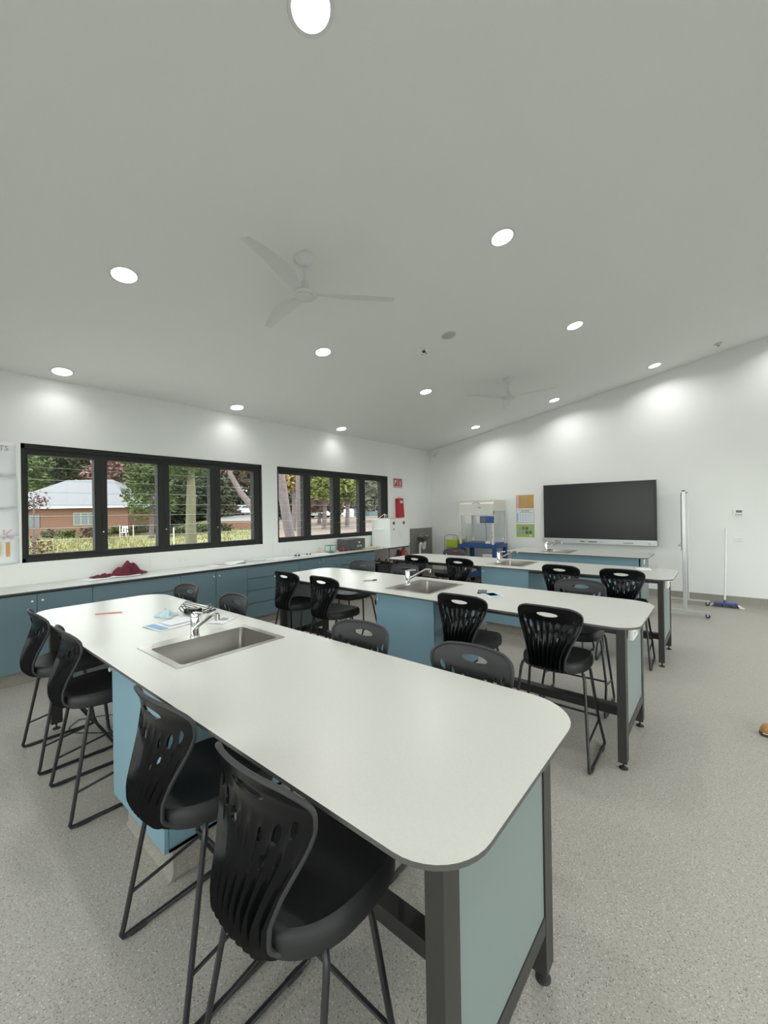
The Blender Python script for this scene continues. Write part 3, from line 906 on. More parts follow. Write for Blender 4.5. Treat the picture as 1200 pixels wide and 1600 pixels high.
def bench_unit(y0, y1, kind, label, group):
    c = thing('base_cabinet', label, 'cabinet', (XW, (y0 + y1) / 2, 0), 0, group)
    cy = -(y0 + y1) / 2
    ox = -XW
    MB().box(ox + XW + .01, ox + BX - .02, y0 + cy + .001, y1 + cy - .001, .13, TZ - .0125).build('carcass', 'gap', c)
    MB().box(ox + XW + .01, ox + BX - .07, y0 + cy, y1 + cy, 0, .13).build('plinth', 'cove', c)
    if kind == 'doors':
        ym = (y0 + y1) / 2
        for a, b, ky in ((y0, ym, ym - .04), (ym, y1, ym + .04)):
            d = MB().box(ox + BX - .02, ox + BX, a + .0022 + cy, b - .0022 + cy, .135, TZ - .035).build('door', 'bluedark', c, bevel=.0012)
            MB().lathe([(0.005, 0), (0.005, .012), (0.011, .018), (0.011, .024), (0.0001, .026)], 14, (ox + BX, ky + cy, .80), 'x').build('knob', 'knobmetal', d, smooth=True)
    else:
        zs = [TZ - .035, .70, .53, .345, .135]
        for a, b in zip(zs, zs[1:]):
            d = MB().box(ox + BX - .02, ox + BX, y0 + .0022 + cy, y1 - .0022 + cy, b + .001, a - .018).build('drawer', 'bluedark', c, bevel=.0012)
            MB().box(ox + BX - .019, ox + BX - .012, y0 + .003 + cy, y1 - .003 + cy, a - .018, a - .002).build('finger_pull', 'bluedark', d)
U = [(-1.4, -.48, 'drawers', 'drawer cabinet of the window bench left of the picture edge'),
     (-.48, .44, 'doors', 'door cabinet of the window bench past the left picture edge'),
     (.44, 1.36, 'doors', 'two-door cabinet at the left picture edge under the window bench'),
     (1.36, 2.28, 'drawers', 'drawer cabinet below the red cloth on the window bench'),
     (2.28, 3.20, 'doors', 'two-door cabinet behind the two grey stool backs of the front table'),
     (3.20, 4.12, 'drawers', 'four-drawer cabinet right of the two-door unit, beside the second table end'),
     (4.12, 5.04, 'doors', 'two-door cabinet below the small toys on the window bench'),
     (5.04, 5.96, 'drawers', 'last drawer cabinet of the window bench, under the charcoal carton')]
for a, b, k, lab in U:
    bench_unit(a, b, k, lab, 'base cabinets under the window worktop')
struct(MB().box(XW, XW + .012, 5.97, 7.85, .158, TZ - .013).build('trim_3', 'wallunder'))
br = thing('worktop_bracket', 'thin black steel bracket under the open end of the window worktop', 'bracket', (-5.4, 7.05, 0))
for nm, p0, p1 in (('post', (.17, -.62, .5), (.17, -.62, .885)), ('brace', (.17, -.60, .62), (.17, -.1, .872)), ('wall_arm', (-.35, -.62, .60), (.17, -.62, .60)), ('top_bar', (.17, -.64, .876), (.17, .03, .876))):
    MB().tube([p0, p1], .009, 6).build(nm, 'rod', br)
g = struct(MB().box(XW + .012, XW + .024, 7.86, YW - .002, .16, 1.208).build('trim_4', 'greyboard'))
struct(MB().box(XW + .012, XW + .027, 7.85, YW - .002, 1.208, 1.213).build('trim_5', 'edge'))

# ------------------------------------------------------------------ things on the window bench
def thing_mesh(o, label, cat, group=None, kind=None):
    return tag(o, label, cat, group, kind)

def sheet(name, label, cat, x, y, w, h, rz, m='paper', z=TZ, group=None, curl=.004, prints=()):
    """paper lying flat: slightly curled sheet"""
    n = 6
    vs = []
    rnd = random.Random(int(abs(x * 1000 + y * 77)))
    ph = rnd.random() * 6
    for j in range(n + 1):
        for i in range(n + 1):
            u, v = i / n - .5, j / n - .5
            vs.append((u * w, v * h, .0012 + curl * (.5 + .5 * math.sin(ph + 5 * u + 3 * v)) * (abs(u) + abs(v))))
    fs = [(j * (n + 1) + i, j * (n + 1) + i + 1, (j + 1) * (n + 1) + i + 1, (j + 1) * (n + 1) + i) for j in range(n) for i in range(n)]
    t = thing(name, label, cat, (x, y, z), rz, group)
    o = MB().add(vs, fs).build('sheet', m, t, smooth=True)
    sm = o.modifiers.new('thickness', 'SOLIDIFY'); sm.thickness = .0008
    for k, (px, py, pw, phh, pm) in enumerate(prints):
        MB().box(px - pw / 2, px + pw / 2, py - phh / 2, py + phh / 2, .0022 + curl, .0028 + curl).build('printed_block', pm, t)
    return t

def crumple(name, label, cat, loc, size, m, seed, peaks, group=None):
    rnd = random.Random(seed)
    n = 34
    vs = []
    for j in range(n + 1):
        for i in range(n + 1):
            u, v = i / n * 2 - 1, j / n * 2 - 1
            r = math.hypot(u, v)
            k = min(1, r) / r if r > 1 else 1
            x, y = u * k, v * k
            h = 0
            for (px, py, s, a) in peaks:
                h = max(h, a * max(0, 1 - math.hypot(x - px, y - py) / s) ** .55)
            h += .010 * math.sin(9 * x + 4 * y + seed) * math.cos(7 * y - 3 * x) + .012 * math.sin(17 * x * y + 3)
            h = max(.002, h) * (1 - min(1, math.hypot(x, y)) ** 6)
            vs.append((x * size[0] + .015 * math.sin(5 * y + seed), y * size[1] + .015 * math.sin(6 * x), .003 + h))
    fs = [(j * (n + 1) + i, j * (n + 1) + i + 1, (j + 1) * (n + 1) + i + 1, (j + 1) * (n + 1) + i) for j in range(n) for i in range(n)]
    o = MB().add(vs, fs).build(name, m, None, smooth=True)
    o.location = loc
    o.modifiers.new('thickness', 'SOLIDIFY').thickness = .002
    return tag(o, label, cat, group)

sheet('paper_sheet', 'white paper under the maroon cloth, left corner showing', 'paper', -5.60, 1.55, .30, .42, .3)
sheet('paper_sheet', 'second white paper under the right side of the maroon cloth', 'paper', -5.52, 1.78, .21, .30, -.2, z=TZ + .006)
crumple('bucket_hat', 'maroon fabric hat crumpled in a peak on white papers by the window', 'hat', (-5.60, 1.84, TZ + .009), (.13, .19), 'maroon', 3, [(.0, -.08, .5, .165), (.05, .22, .45, .14), (-.1, -.5, .40, .11), (.1, .6, .42, .05)])
crumple('maroon_cloth', 'flat end of maroon cloth left of the peaked hat', 'cloth', (-5.62, 1.58, TZ + .009), (.07, .13), 'maroon', 8, [(0, 0, .9, .025)])
sheet('worksheet', 'white worksheet with pink print on the window bench, left of the others', 'paper', -5.50, 2.98, .28, .38, .15, prints=((-.02, .02, .15, .12, 'pink'),))
sheet('worksheet', 'crumpled white sheet lying over the right of the pink-printed one', 'paper', -5.55, 3.22, .21, .30, -.4, z=TZ + .003, curl=.02)
sheet('worksheet', 'pale green-tinted sheet in the middle of the window bench papers', 'paper', -5.56, 3.62, .25, .34, .1, curl=.01, prints=((0, 0, .18, .2, 'paper'),))
sheet('worksheet', 'white paper sheet at the gap between the two windows', 'paper', -5.50, 3.98, .30, .42, .05)
sheet('worksheet', 'grey-edged paper sheet right of the window gap', 'paper', -5.52, 4.38, .25, .36, -.1, z=TZ + .001)
sheet('worksheet', 'white paper sheet under the green frame toy', 'paper', -5.48, 4.80, .30, .42, .08)

def stick_thing(name, label, cat, loc, segs, m, r=.004, group=None, rz=0):
    t = MB()
    for a, b in segs:
        t.tube([a, b], r, 4)
    o = t.build(name, m)
    o.location = loc; o.rotation_euler = (0, 0, rz)
    return tag(o, label, cat, group)

def toy_car(label, loc, rz, mbody, s=1.0):
    t = thing('toy_car', label, 'toy', loc, rz)
    MB().box(-.05 * s, .05 * s, -.022 * s, .022 * s, .014 * s, .034 * s).build('body', mbody, t, bevel=.003)
    MB().box(-.02 * s, .025 * s, -.018 * s, .018 * s, .034 * s, .055 * s).build('cab', mbody, t, bevel=.004)
    for x in (-.032, .032):
        for y in (-1, 1):
            MB().lathe([(.016 * s, -.005 * s), (.016 * s, .005 * s)], 14, (x * s, y * .027 * s, .016 * s), 'y').build('wheel', 'rubber', t)
toy_car('small grey and white toy vehicle on the bench under the far window left end', (-5.50, 4.32, TZ + .004), 1.2, 'alu', .9)
toy_car('tiny white toy with dark wheels right of the grey toy vehicle', (-5.52, 4.58, TZ + .004), 1.0, 'white', .8)
toy_car('red toy tractor beside the green frame on the bench', (-5.48, 5.36, TZ), 1.35, 'red', 1.3)
toy_car('dark toy with round wheel at the right end of the red toy', (-5.46, 5.58, TZ), 1.5, 'edge', 1.0)
stick_thing('craft_triangle', 'small wooden stick triangle frame standing on the worktop', 'craft model', (-5.62, 4.93, TZ), [((-.04, -.05, .004), (-.04, .05, .004)), ((-.04, -.05, .004), (-.04, 0, .085)), ((-.04, .05, .004), (-.04, 0, .085)), ((.04, -.05, .004), (.04, .05, .004)), ((.04, -.05, .004), (.04, 0, .085)), ((.04, .05, .004), (.04, 0, .085)), ((-.04, 0, .085), (.04, 0, .085))], 'wood')
e = .07
stick_thing('green_cube_frame', 'green open cube frame model on the worktop below the far window', 'craft model', (-5.55, 5.12, TZ), [((a, b, .005), (a, b, .125)) for a in (-e, e) for b in (-e, e)] + [((-e, b, z), (e, b, z)) for b in (-e, e) for z in (.005, .125)] + [((a, -e, z), (a, e, z)) for a in (-e, e) for z in (.005, .125)], 'green', .006)
crumple('green_putty', 'small green lump in front of the green cube frame', 'craft model', (-5.42, 5.02, TZ), (.035, .05), 'green', 5, [(0, 0, .9, .03)])
# charcoal carton with white emblem
t = thing('carton', 'charcoal cardboard carton with white emblem standing below the far window', 'box', (-5.58, 5.70, TZ))
MB().box(-.13, .13, -.25, .25, 0, .215).build('box_body', 'carton', t, bevel=.002)
MB().box(-.13, .131, -.002, .002, .215, .2158).build('flap_seam', 'edge', t)
em = [(-.03, .022), (-.012, .008), (0, .012), (.012, .008), (.03, .022), (.022, -.004), (.008, -.014), (0, -.024), (-.008, -.014), (-.022, -.004)]
MB().prism(em, .130, .1312, lambda x, y, z: (z, x + .09, y + .145)).build('emblem', 'white', t)
text('lettering', 'ACOB', .052, 'white', t, (.1308, .09, .072), (PI / 2, 0, PI / 2))
# pile of craft sticks: one object each
rnd = random.Random(11)
for k in range(26):
    ln = rnd.uniform(.08, .24)
    y = rnd.uniform(5.78, 6.30)
    x = rnd.uniform(-5.44, -5.24)
    lay = TZ + .003 + .0065 * (k // 6)
    a = rnd.uniform(0, PI)
    hh = MB().box(-ln / 2, ln / 2, -.006, .006, -.003, .003).build('craft_stick', 'wood' if k % 4 else 'cream')
    hh.location = (x, y, lay); hh.rotation_euler = (0, 0, a)
    tag(hh, 'loose wooden craft stick in the heap between the carton and the white cube', 'craft stick', 'craft sticks heaped on the window bench')
# white plywood cube with holes
t = thing('plywood_cube', 'big white painted cube box with round holes at the end of the window bench', 'box', (-5.455, 6.77, TZ))
bx = MB().box(-.245, .245, -.325, .325, 0, .575)
bx.build('box_body', 'white', t, bevel=.002)
MB().box(-.15, .10, -.355, -.325, .352, .376).build('ledge_handle', 'white', t, bevel=.003)
for y, z, r in ((-.20, .49, .033), (.14, .49, .033), (-.20, .365, .016)):
    MB().lathe([(r, 0), (r, .004), (r * .82, .004), (r * .8, .001)], 24, (.2445, y, z), 'x').build('hole_ring', 'gap', t)
    MB().lathe([(r * .45, 0), (r * .5, .003)], 16, (.2455, y, z), 'x').build('hole_core', 'lcd', t)
for y, z0, z1 in ((-.03, .21, .33), (.03, .20, .30), (.0, .2, .21)):
    MB().box(.2450, .2462, y - .0015, y + .0015, z0, z1).build('pencil_mark', 'lcd', t)
for k in range(14):
    ln = rnd.uniform(.10, .3)
    hh = MB().box(-ln / 2, ln / 2, -.007, .007, -.003, .003).build('wood_offcut', 'wood' if k % 3 else 'cream')
    hh.location = (rnd.uniform(-5.58, -5.34), rnd.uniform(6.52, 7.02), TZ + .579 + .0065 * (k // 4)); hh.rotation_euler = (0, 0, rnd.uniform(0, PI))
    tag(hh, 'flat wooden offcut lying on top of the white cube', 'offcut', 'wood offcuts on the white cube')
stick_thing('stick_sculpture', 'pale stick sculpture standing at the back of the white cube top', 'craft model', (-5.50, 6.62, TZ + .578), [((-.08, -.12, 0), (0, 0, .10)), ((.08, -.08, 0), (0, 0, .10)), ((0, .12, 0), (0, 0, .10)), ((0, 0, .10), (.02, .14, .06)), ((.02, .14, .06), (.04, .2, 0)), ((-.08, -.12, 0), (.08, -.08, 0))], 'cream', .006)
# kit on the wall beyond
t = thing('kit_pouch', 'red hanging safety pouch with white label on the wall by the far window', 'pouch', (XW, 7.42, 1.71))
pv = MB().prism([(-.10, -.22), (.11, -.22), (.075, .215), (-.105, .215)], 0.0, .10, lambda x, y, z: (z, x, y))
pv.build('body', 'red', t, bevel=.008)
MB().box(.100, .102, -.05, .05, .11, .165).build('label_patch', 'white', t)
text('lettering', 'FIRE', .035, 'red', t, (.1028, 0, .138), (PI / 2, 0, PI / 2), .0003)
MB().tube([(.05, -.05, .215), (.03, 0, .25), (.05, .05, .215)], .005, 6).build('strap', 'red', t)
def fire_sign(y, label, kind):
    t = thing('fire_sign', label, 'sign', (XW, y, 2.278))
    MB().box(0, .004, -.072, .072, -.105, .105).build('plate', 'red', t, bevel=.001)
    b = MB()
    if kind == 'ext':
        b.prism([(-.016, -.06), (.016, -.06), (.018, .05), (.01, .065), (-.01, .065), (-.018, .05)], .004, .0046, lambda x, y, z: (z, x, y))
        b.box(.004, .0046, -.006, .006, .065, .08)
    else:
        b.box(.004, .0046, -.04, -.018, -.05, .07); b.box(.004, .0046, -.018, .02, .045, .07); b.box(.004, .0046, .0, .025, .005, .06)
        b.box(.004, .0046, -.03, .0, .0, .02)
    b.build('pictogram', 'white', t)
    MB().box(.004, .0046, -.06, .06, -.092, -.075).build('caption_bar', 'white', t)
fire_sign(7.335, 'left one of the two small red fire signs, hose pictogram', 'hose')
fire_sign(7.505, 'right one of the two small red fire signs, extinguisher pictogram', 'ext')
# extinguisher under the bench end
t = thing('fire_extinguisher', 'red fire extinguisher in the corner below the white cube', 'extinguisher', (-5.60, 7.36, .42))
MB().lathe([(.0001, 0), (.07, 0), (.078, .012), (.078, .26), (.06, .315), (.025, .335), (.02, .36), (.0001, .362)], 24).build('cylinder', 'red', t, smooth=True)
MB().box(.0785, .080, -.05, .05, .09, .20).build('label_patch', 'white', t)
MB().box(-.02, .10, -.012, .012, .36, .378).build('squeeze_handle', 'edge', t, bevel=.003)
MB().tube([(0.02, .02, .34), (.09, .05, .30), (.11, .04, .18), (.10, .02, .10)], .009, 8).build('hose', 'rubber', t, smooth=True)
MB().box(-.15, -.07, -.03, .03, .1, .34).build('wall_mount', 'edge', t)
t = thing('black_bag', 'black fabric carry bag on the floor in the gap beside the last cabinet', 'bag', (-5.40, 6.38, 0), .05)
MB().prism([(-.28, 0), (.28, 0), (.30, .30), (.27, .55), (.20, .575), (.05, .555), (-.10, .58), (-.25, .56), (-.30, .30)], -.14, .14, lambda x, y, z: (z, x, y)).build('bag_body', 'rubber', t, bevel=.035)
for sx in (-.09, .09):
    MB().tube([(sx, -.12, .55), (sx, -.09, .64), (sx, -.02, .60), (sx, .05, .66), (sx, .12, .55)], .011, 6).build('carry_strap', 'rubber', t, smooth=True)
MB().box(.139, .15, -.18, .18, .12, .36).build('front_pocket', 'rubber', t, bevel=.006)

# corner hand basin with trap on the grey board
t = thing('hand_basin', 'small dark wall basin with white waste trap on the grey corner board', 'basin', (XW + .024, 8.20, 1.0))
MB().lathe([(.02, -.10), (.09, -.075), (.145, -.02), (.165, .0), (.165, .012), (.150, .012), (.135, -.005), (.08, -.055), (.0001, -.062)], 28, (.17, 0, 0)).build('bowl', 'lcd', t, smooth=True)
MB().tube([(.17, 0, -.09), (.17, 0, -.16), (.17, -.005, -.24), (.17, -.03, -.27), (.17, -.07, -.27), (.17, -.095, -.24), (.17, -.10, -.17), (.17, -.12, -.14), (.17, -.17, -.13), (.17, -.20, -.15), (.17, -.21, -.22), (.17, -.21, -.55), (.10, -.21, -.60), (.0, -.21, -.60)], .024, 12).build('waste_trap', 'white', t, smooth=True)
MB().lathe([(.032, -.165), (.032, -.14)], 16, (.17, 0, 0)).build('trap_nut', 'white', t)
MB().tube([(.03, 0, .0), (.03, 0, .09), (.10, 0, .10)], .010, 8).build('spout', 'chrome', t, smooth=True)
tag(MB().lathe([(.0001, .012), (.04, .012), (.048, .04), (.045, .045), (.0001, .04)], 18, (.13, .12, .0)).build('soap_dish', 'lime', t, smooth=True), 'lime soap dish')

# ------------------------------------------------------------------ student posters left of the near window
def wall_sheet(y0, y1, z0, z1, label, draw):
    t = thing('student_poster', label, 'poster', (XW, (y0 + y1) / 2, (z0 + z1) / 2), 0, 'hand-made poster sheets left of the near window')
    w, h = (y1 - y0) / 2, (z1 - z0) / 2
    n = 8
    vs = []
    for j in range(n + 1):
        for i in range(n + 1):
            u, v = i / n * 2 - 1, j / n * 2 - 1
            vs.append((.003 + .012 * max(0, -v) ** 2 * (1 + .4 * math.sin(4 * u)), u * w, v * h))
    fs = [(j * (n + 1) + i, j * (n + 1) + i + 1, (j + 1) * (n + 1) + i + 1, (j + 1) * (n + 1) + i) for j in range(n) for i in range(n)]
    o = MB().add(vs, fs).build('sheet', 'paper', t, smooth=True)
    o.modifiers.new('thickness', 'SOLIDIFY').thickness = .001
    draw(t)
def dr1(t):
    text('lettering', 'ESTS', .075, 'ink', t, (.007, .17, .11), (PI / 2, 0, PI / 2), .0003)
    text('lettering', 'TIST!', .07, 'ink', t, (.012, .09, -.07), (PI / 2, 0, PI / 2), .0003)
def dr3(t):
    for i, (ch, m) in enumerate(((' ', 'bluep'), (' ', 'orange'), ('R', 'yellowp'), ('K', 'pink'))):
        if ch != ' ': text('lettering', ch, .15, m, t, (.016, -.20 + i * .14, -.13), (PI / 2, 0, PI / 2), .0003)
def dr4(t):
    for i, m in enumerate(('orange', 'bluep', 'bluep', 'pink', 'pink', 'yellowp', 'yellowp', 'orange')):
        MB().box(.0135, .0142, -.26 + i * .068 - .014, -.26 + i * .068 + .014, -.05 - .01 * (i % 3), .10 - .012 * (i % 2)).build('crayon_block', m, t)
wall_sheet(.24, .835, 2.055, 2.405, 'topmost hand-lettered white poster sheet left of the near window', dr1)
wall_sheet(.24, .845, 1.720, 2.045, 'blank white poster sheet, second from the top', lambda t: None)
wall_sheet(.24, .850, 1.425, 1.710, 'poster sheet with coloured crayon capitals, third from the top', dr3)
wall_sheet(.24, .855, 1.135, 1.415, 'lowest poster sheet with crayon colour bars', dr4)
outlet((XW, 2.56, 1.01), 'white double outlet below the near window', 2, PI / 2, .14, .09)['group'] = 'outlets above the window bench'
outlet((XW + .006, 4.30, 1.01), 'white double outlet below the left end of the far window', 2, PI / 2, .14, .09)['group'] = 'outlets above the window bench'

# ------------------------------------------------------------------ things on the tables
t = thing('pencil', 'salmon pencil lying on the front table left part', 'pencil', (-3.49, 1.015, TZ + .0045), math.radians(57))
MB().tube([(-.09, 0, 0), (.075, 0, 0)], .0042, 6).build('shaft', 'pencil', t)
MB().tube([(.075, 0, 0), (.092, 0, 0)], [.0042, .0006], 6).build('tip', 'wood', t)
lf = sheet('leaflet', 'blue and white folded leaflet on the front table left of its tap', 'leaflet', -2.80, 1.18, .21, .30, .12, prints=((-.02, .04, .14, .18, 'paper'), (.0, -.11, .18, .05, 'bluep')))
sheet('leaflet', 'white card with grey drawing behind the front table tap spout', 'leaflet', -2.62, 1.42, .12, .17, .5, prints=((0, .02, .05, .05, 'ink'),))
t = thing('power_adapter', 'coiled black cable with adapter brick on the front table by the far edge', 'cable', (-3.0, 1.40, TZ))
MB().box(-.055, .055, -.03, .03, .002, .034, Matrix.Rotation(.6, 3, 'Z')).build('adapter_brick', 'bezel', t, bevel=.006)
cp = []
for k in range(70):
    a = k * .33
    rr = .125 + .03 * math.sin(k * .7)
    cp.append((.03 + rr * 1.1 * math.cos(a), .02 + rr * .75 * math.sin(a), .008 + .05 * (k / 70) + .02 * math.sin(a * 2.0 + .5)))
MB().tube(cp, .0032, 6).build('coiled_cable', 'bezel', t, smooth=True)
crumple('face_mask', 'pale blue crumpled cloth mask left of the coiled cable', 'mask', (-3.06, 1.24, TZ), (.085, .06), 'palecloth', 21, [(0, 0, 1, .035)])
t = thing('pen', 'black and silver pen on the second table left part', 'pen', (-2.86, 3.19, TZ + .006), 1.0)
MB().tube([(-.07, 0, 0), (.03, 0, 0)], .0055, 8).build('barrel', 'alu', t)
MB().tube([(.03, 0, 0), (.075, 0, 0)], .006, 8).build('cap', 'bezel', t)
t = thing('phone', 'dark flat phone lying by the white card on the second table', 'phone', (-1.64, 3.30, TZ + .001), .4)
MB().box(-.038, .038, -.075, .075, 0, .008).build('body', 'bezel', t, bevel=.003)
MB().box(-.034, .034, -.07, .07, .008, .0085).build('screen', 'screen', t)
sheet('leaflet', 'white printed card on the second table behind the stool back', 'leaflet', -1.52, 3.24, .15, .21, .9, prints=((0, 0, .10, .14, 'bluep'), (0.0, .0, .07, .10, 'paper')))
sheet('leaflet', 'small white paper near the right end of the third table', 'leaflet', -.735, 5.62, .15, .21, .2)
# power board on the floor
t = thing('power_board', 'black power board with loose cable on the floor under the front table left end', 'power board', (-3.62, 1.22, 0), .35)
MB().box(-.17, .17, -.03, .03, .001, .035).build('housing', 'bezel', t, bevel=.006)
MB().box(.02, .09, -.025, .025, .035, .062).build('plug_pack', 'white', t, bevel=.004)
MB().tube([(-.17, 0, .015), (-.30, -.05, .006), (-.42, -.16, .005), (-.36, -.27, .005), (-.24, -.30, .005), (-.05, -.24, .005), (.12, -.16, .005), (.30, -.12, .005)], .0035, 6).build('cable', 'bezel', t, smooth=True)
MB().tube([(.17, 0, .02), (.33, .03, .006), (.52, .05, .005), (.60, .12, .1), (.66, .18, .5)], .0035, 6).build('cable', 'bezel', t, smooth=True)

# ------------------------------------------------------------------ far wall things
t = thing('wall_display', 'large dark interactive display with silver lower bar on the far wall', 'display', (-1.911, YW, 1.53))
MB().box(-.985, .985, -.085, -.03, -.50, .60).build('chassis', 'bezel', t, bevel=.004)
MB().box(-.945, .945, -.0865, -.0845, -.465, .575).build('screen', 'screen', t)
MB().box(-.99, .99, -.09, -.03, .592, .602).build('top_edge', 'alu', t)
b = MB().box(-.995, .995, -.105, -.03, -.595, -.495).build('lower_bar', 'alu', t, bevel=.005)
MB().box(-.28, -.20, -.1075, -.105, -.555, -.540).build('port_panel', 'bezel', b)
MB().box(-.13, .02, -.1075, -.105, -.557, -.542).build('port_panel', 'bezel', b)
MB().lathe([(.006, -.105), (.006, -.108)], 12, (.10, 0, -.55), 'y').build('button', 'bezel', b)
MB().box(.86, .89, -.1075, -.105, -.56, -.550).build('port_panel', 'bezel', b)
for x in (-.68, .55):
    s = MB()
    for k in range(12):
        s.box(x - .08 + k * .013, x - .074 + k * .013, -.1065, -.105, -.57, -.54)
    tag(s.build('speaker_slots', 'lcd', b), kind='stuff')
MB().box(-.3, .3, -.03, 0, -.25, .3).build('wall_mount', 'edge', t)

def poster(x0, x1, z0, z1, m, label, fn):
    t = thing('notice', label, 'poster', ((x0 + x1) / 2, YW, (z0 + z1) / 2))
    w, h = (x1 - x0) / 2, (z1 - z0) / 2
    MB().box(-w, w, -.003, 0, -h, h).build('sheet', m, t)
    fn(t, w, h)
def lines(t, name, m, items):
    for it in items:
        MB().box(it[0], it[1], -.0036, -.003, it[2], it[3]).build(name, it[4] if len(it) > 4 else m, t)
def p_or(t, w, h):
    lines(t, 'side_band', 'pink', [(-w + .005, -w + .06, -h + .005, h - .005)])
    g = MB()
    for k in range(7):
        g.box(-.07, .06 - .02 * (k % 2), -.0036, -.003, .06 - k * .028, .067 - k * .028)
    tag(g.build('text_lines', 'brown_ink' if 'brown_ink' in MT else 'ink', t), kind='stuff')
    MB().box(-.06, .05, -.0036, -.003, .105, .122).build('heading', 'ink', t)
def p_wh(t, w, h):
    lines(t, 'border', 'ink', [(-w, w, h - .008, h), (-w, w, -h, -h + .008), (-w, -w + .008, -h, h), (w - .008, w, -h, h)])
    MB().box(-.09, .09, -.0036, -.003, .105, .125).build('heading', 'ink', t)
    MB().box(-w + .02, -w + .045, -.0036, -.003, -.115, .07).build('side_column', 'bluep', t)
    MB().box(-.12, .16, -.0036, -.003, .078, .090).build('header_row', 'ink', t)
    g = MB()
    for r in range(7):
        for c in range(5):
            g.box(-.12 + c * .058, -.085 + c * .058, -.0036, -.003, .05 - r * .026, .058 - r * .026)
    tag(g.build('text_lines', 'bluep', t), kind='stuff')
def p_gr(t, w, h):
    MB().box(-.10, .08, -.0036, -.003, .108, .118).build('heading', 'ink', t)
    rr = random.Random(4)
    for r in range(2):
        for c in range(4):
            MB().box(-.145 + c * .075, -.085 + c * .075, -.004, -.003, .015 - r * .09, .085 - r * .09).build('photo_print', rr.choice(['lcd', 'ink', 'greyboard', 'bluep', 'cream']), t)
    MB().box(.09, .14, -.004, -.003, -.115, -.075).build('photo_print', 'cream', t)
poster(-3.52, -3.13, 1.655, 1.945, 'orangepaper', 'orange notice, top of the three by the display', p_or)
poster(-3.52, -3.125, 1.342, 1.628, 'paper', 'white notice with a table of text, middle of the three', p_wh)
poster(-3.52, -3.122, 1.030, 1.310, 'greenpaper', 'lime green notice with small photos, lowest of the three', p_gr)

t = thing('wall_thermostat', 'white wall controller with small grey screen right of the whiteboard stand', 'thermostat', (.172, YW, 1.517))
MB().box(-.06, .06, -.022, 0, -.058, .058).build('case', 'white', t, bevel=.004)
MB().box(-.025, .05, -.0235, -.022, .005, .042).build('lcd_window', 'lcd', t)
for k in range(3):
    MB().box(-.035 + k * .03, -.015 + k * .03, -.0235, -.022, -.035, -.022).build('button', 'lcd', t)
outlet((.175, YW, 1.085), 'blank white switch plate below the wall controller', 1, 0, .115, .075)
outlet((-1.0, YW, .58), 'white double outlet low on the far wall beside the far bench', 2, 0, .15, .075)

# broom leaning on the far wall
t = thing('broom', 'white-handled broom with blue head leaning on the far wall', 'broom', (.0, 8.58, 0))
MB().tube([(-.01, -.02, .075), (.02, .165, 1.26)], .0125, 10).build('handle', 'white', t, smooth=True)
MB().box(-.15, .15, -.055, .015, .045, .075).build('head', 'broomblue', t, bevel=.008)
MB().lathe([(.022, .07), (.016, .12)], 12, (-.01, -.02, 0)).build('socket', 'broomblue', t, smooth=True)
tf = MB(); rb = random.Random(3)
for k in range(150):
    x = rb.uniform(-.145, .145); y = rb.uniform(-.05, .01)
    tf.tube([(x, y, .05), (x * 1.12 + rb.uniform(-.006, .006), y * 1.25, .002)], .0035, 3)
tag(tf.build('bristles', 'bristle', t), kind='stuff')
for s in (-1, 1):
    tf = MB()
    for k in range(30):
        x = s * rb.uniform(.145, .165); y = rb.uniform(-.05, .01)
        tf.tube([(x, y, .05), (x + s * rb.uniform(.03, .08), y * 1.2, .004)], .0035, 3)
    tag(tf.build('corner_bristles', 'cream', t), 'pale flared corner bristles', kind='stuff')

# mobile whiteboard seen edge-on
t = thing('mobile_whiteboard', 'silver-framed mobile whiteboard seen edge-on, on four castors', 'whiteboard', (-.478, 8.045, 0), math.radians(1.5))
for y in (-.48, .48):
    pst = MB().box(-.024, .024, y - .02, y + .02, .085, 1.86).build('post', 'alu', t, bevel=.004)
    MB().box(-.022, .022, y - .022, y + .022, 1.86, 1.875).build('post_cap', 'edge', pst)
    ft = MB().box(-.29, .29, y - .02, y + .02, .062, .088).build('foot_bar', 'alu', t, bevel=.003)
    for x in (-.265, .265):
        MB().lathe([(.026, -.012), (.03, -.008), (.03, .008), (.026, .012)], 16, (x, y, .03), 'y').build('castor_wheel', 'rubber', ft, smooth=True)
        fk = MB().box(x - .012, x + .012, y - .018, y - .013, .025, .064).box(x - .012, x + .012, y + .013, y + .018, .025, .064).box(x - .014, x + .014, y - .018, y + .018, .058, .066)
        fk.build('castor_fork', 'alu', ft)
MB().box(-.030, -.012, -.46, .46, .98, 1.83).build('board_panel', 'white', t)
MB().box(-.036, -.030, -.47, .47, .97, 1.84).build('board_edge', 'lcd', t)
MB().box(-.075, -.036, -.30, .46, 1.02, 1.035).build('pen_tray', 'alu', t)
MB().lathe([(.018, 0), (.018, .03)], 12, (-.075, -.46, 1.06), 'x').build('pivot_knob', 'alu', t)

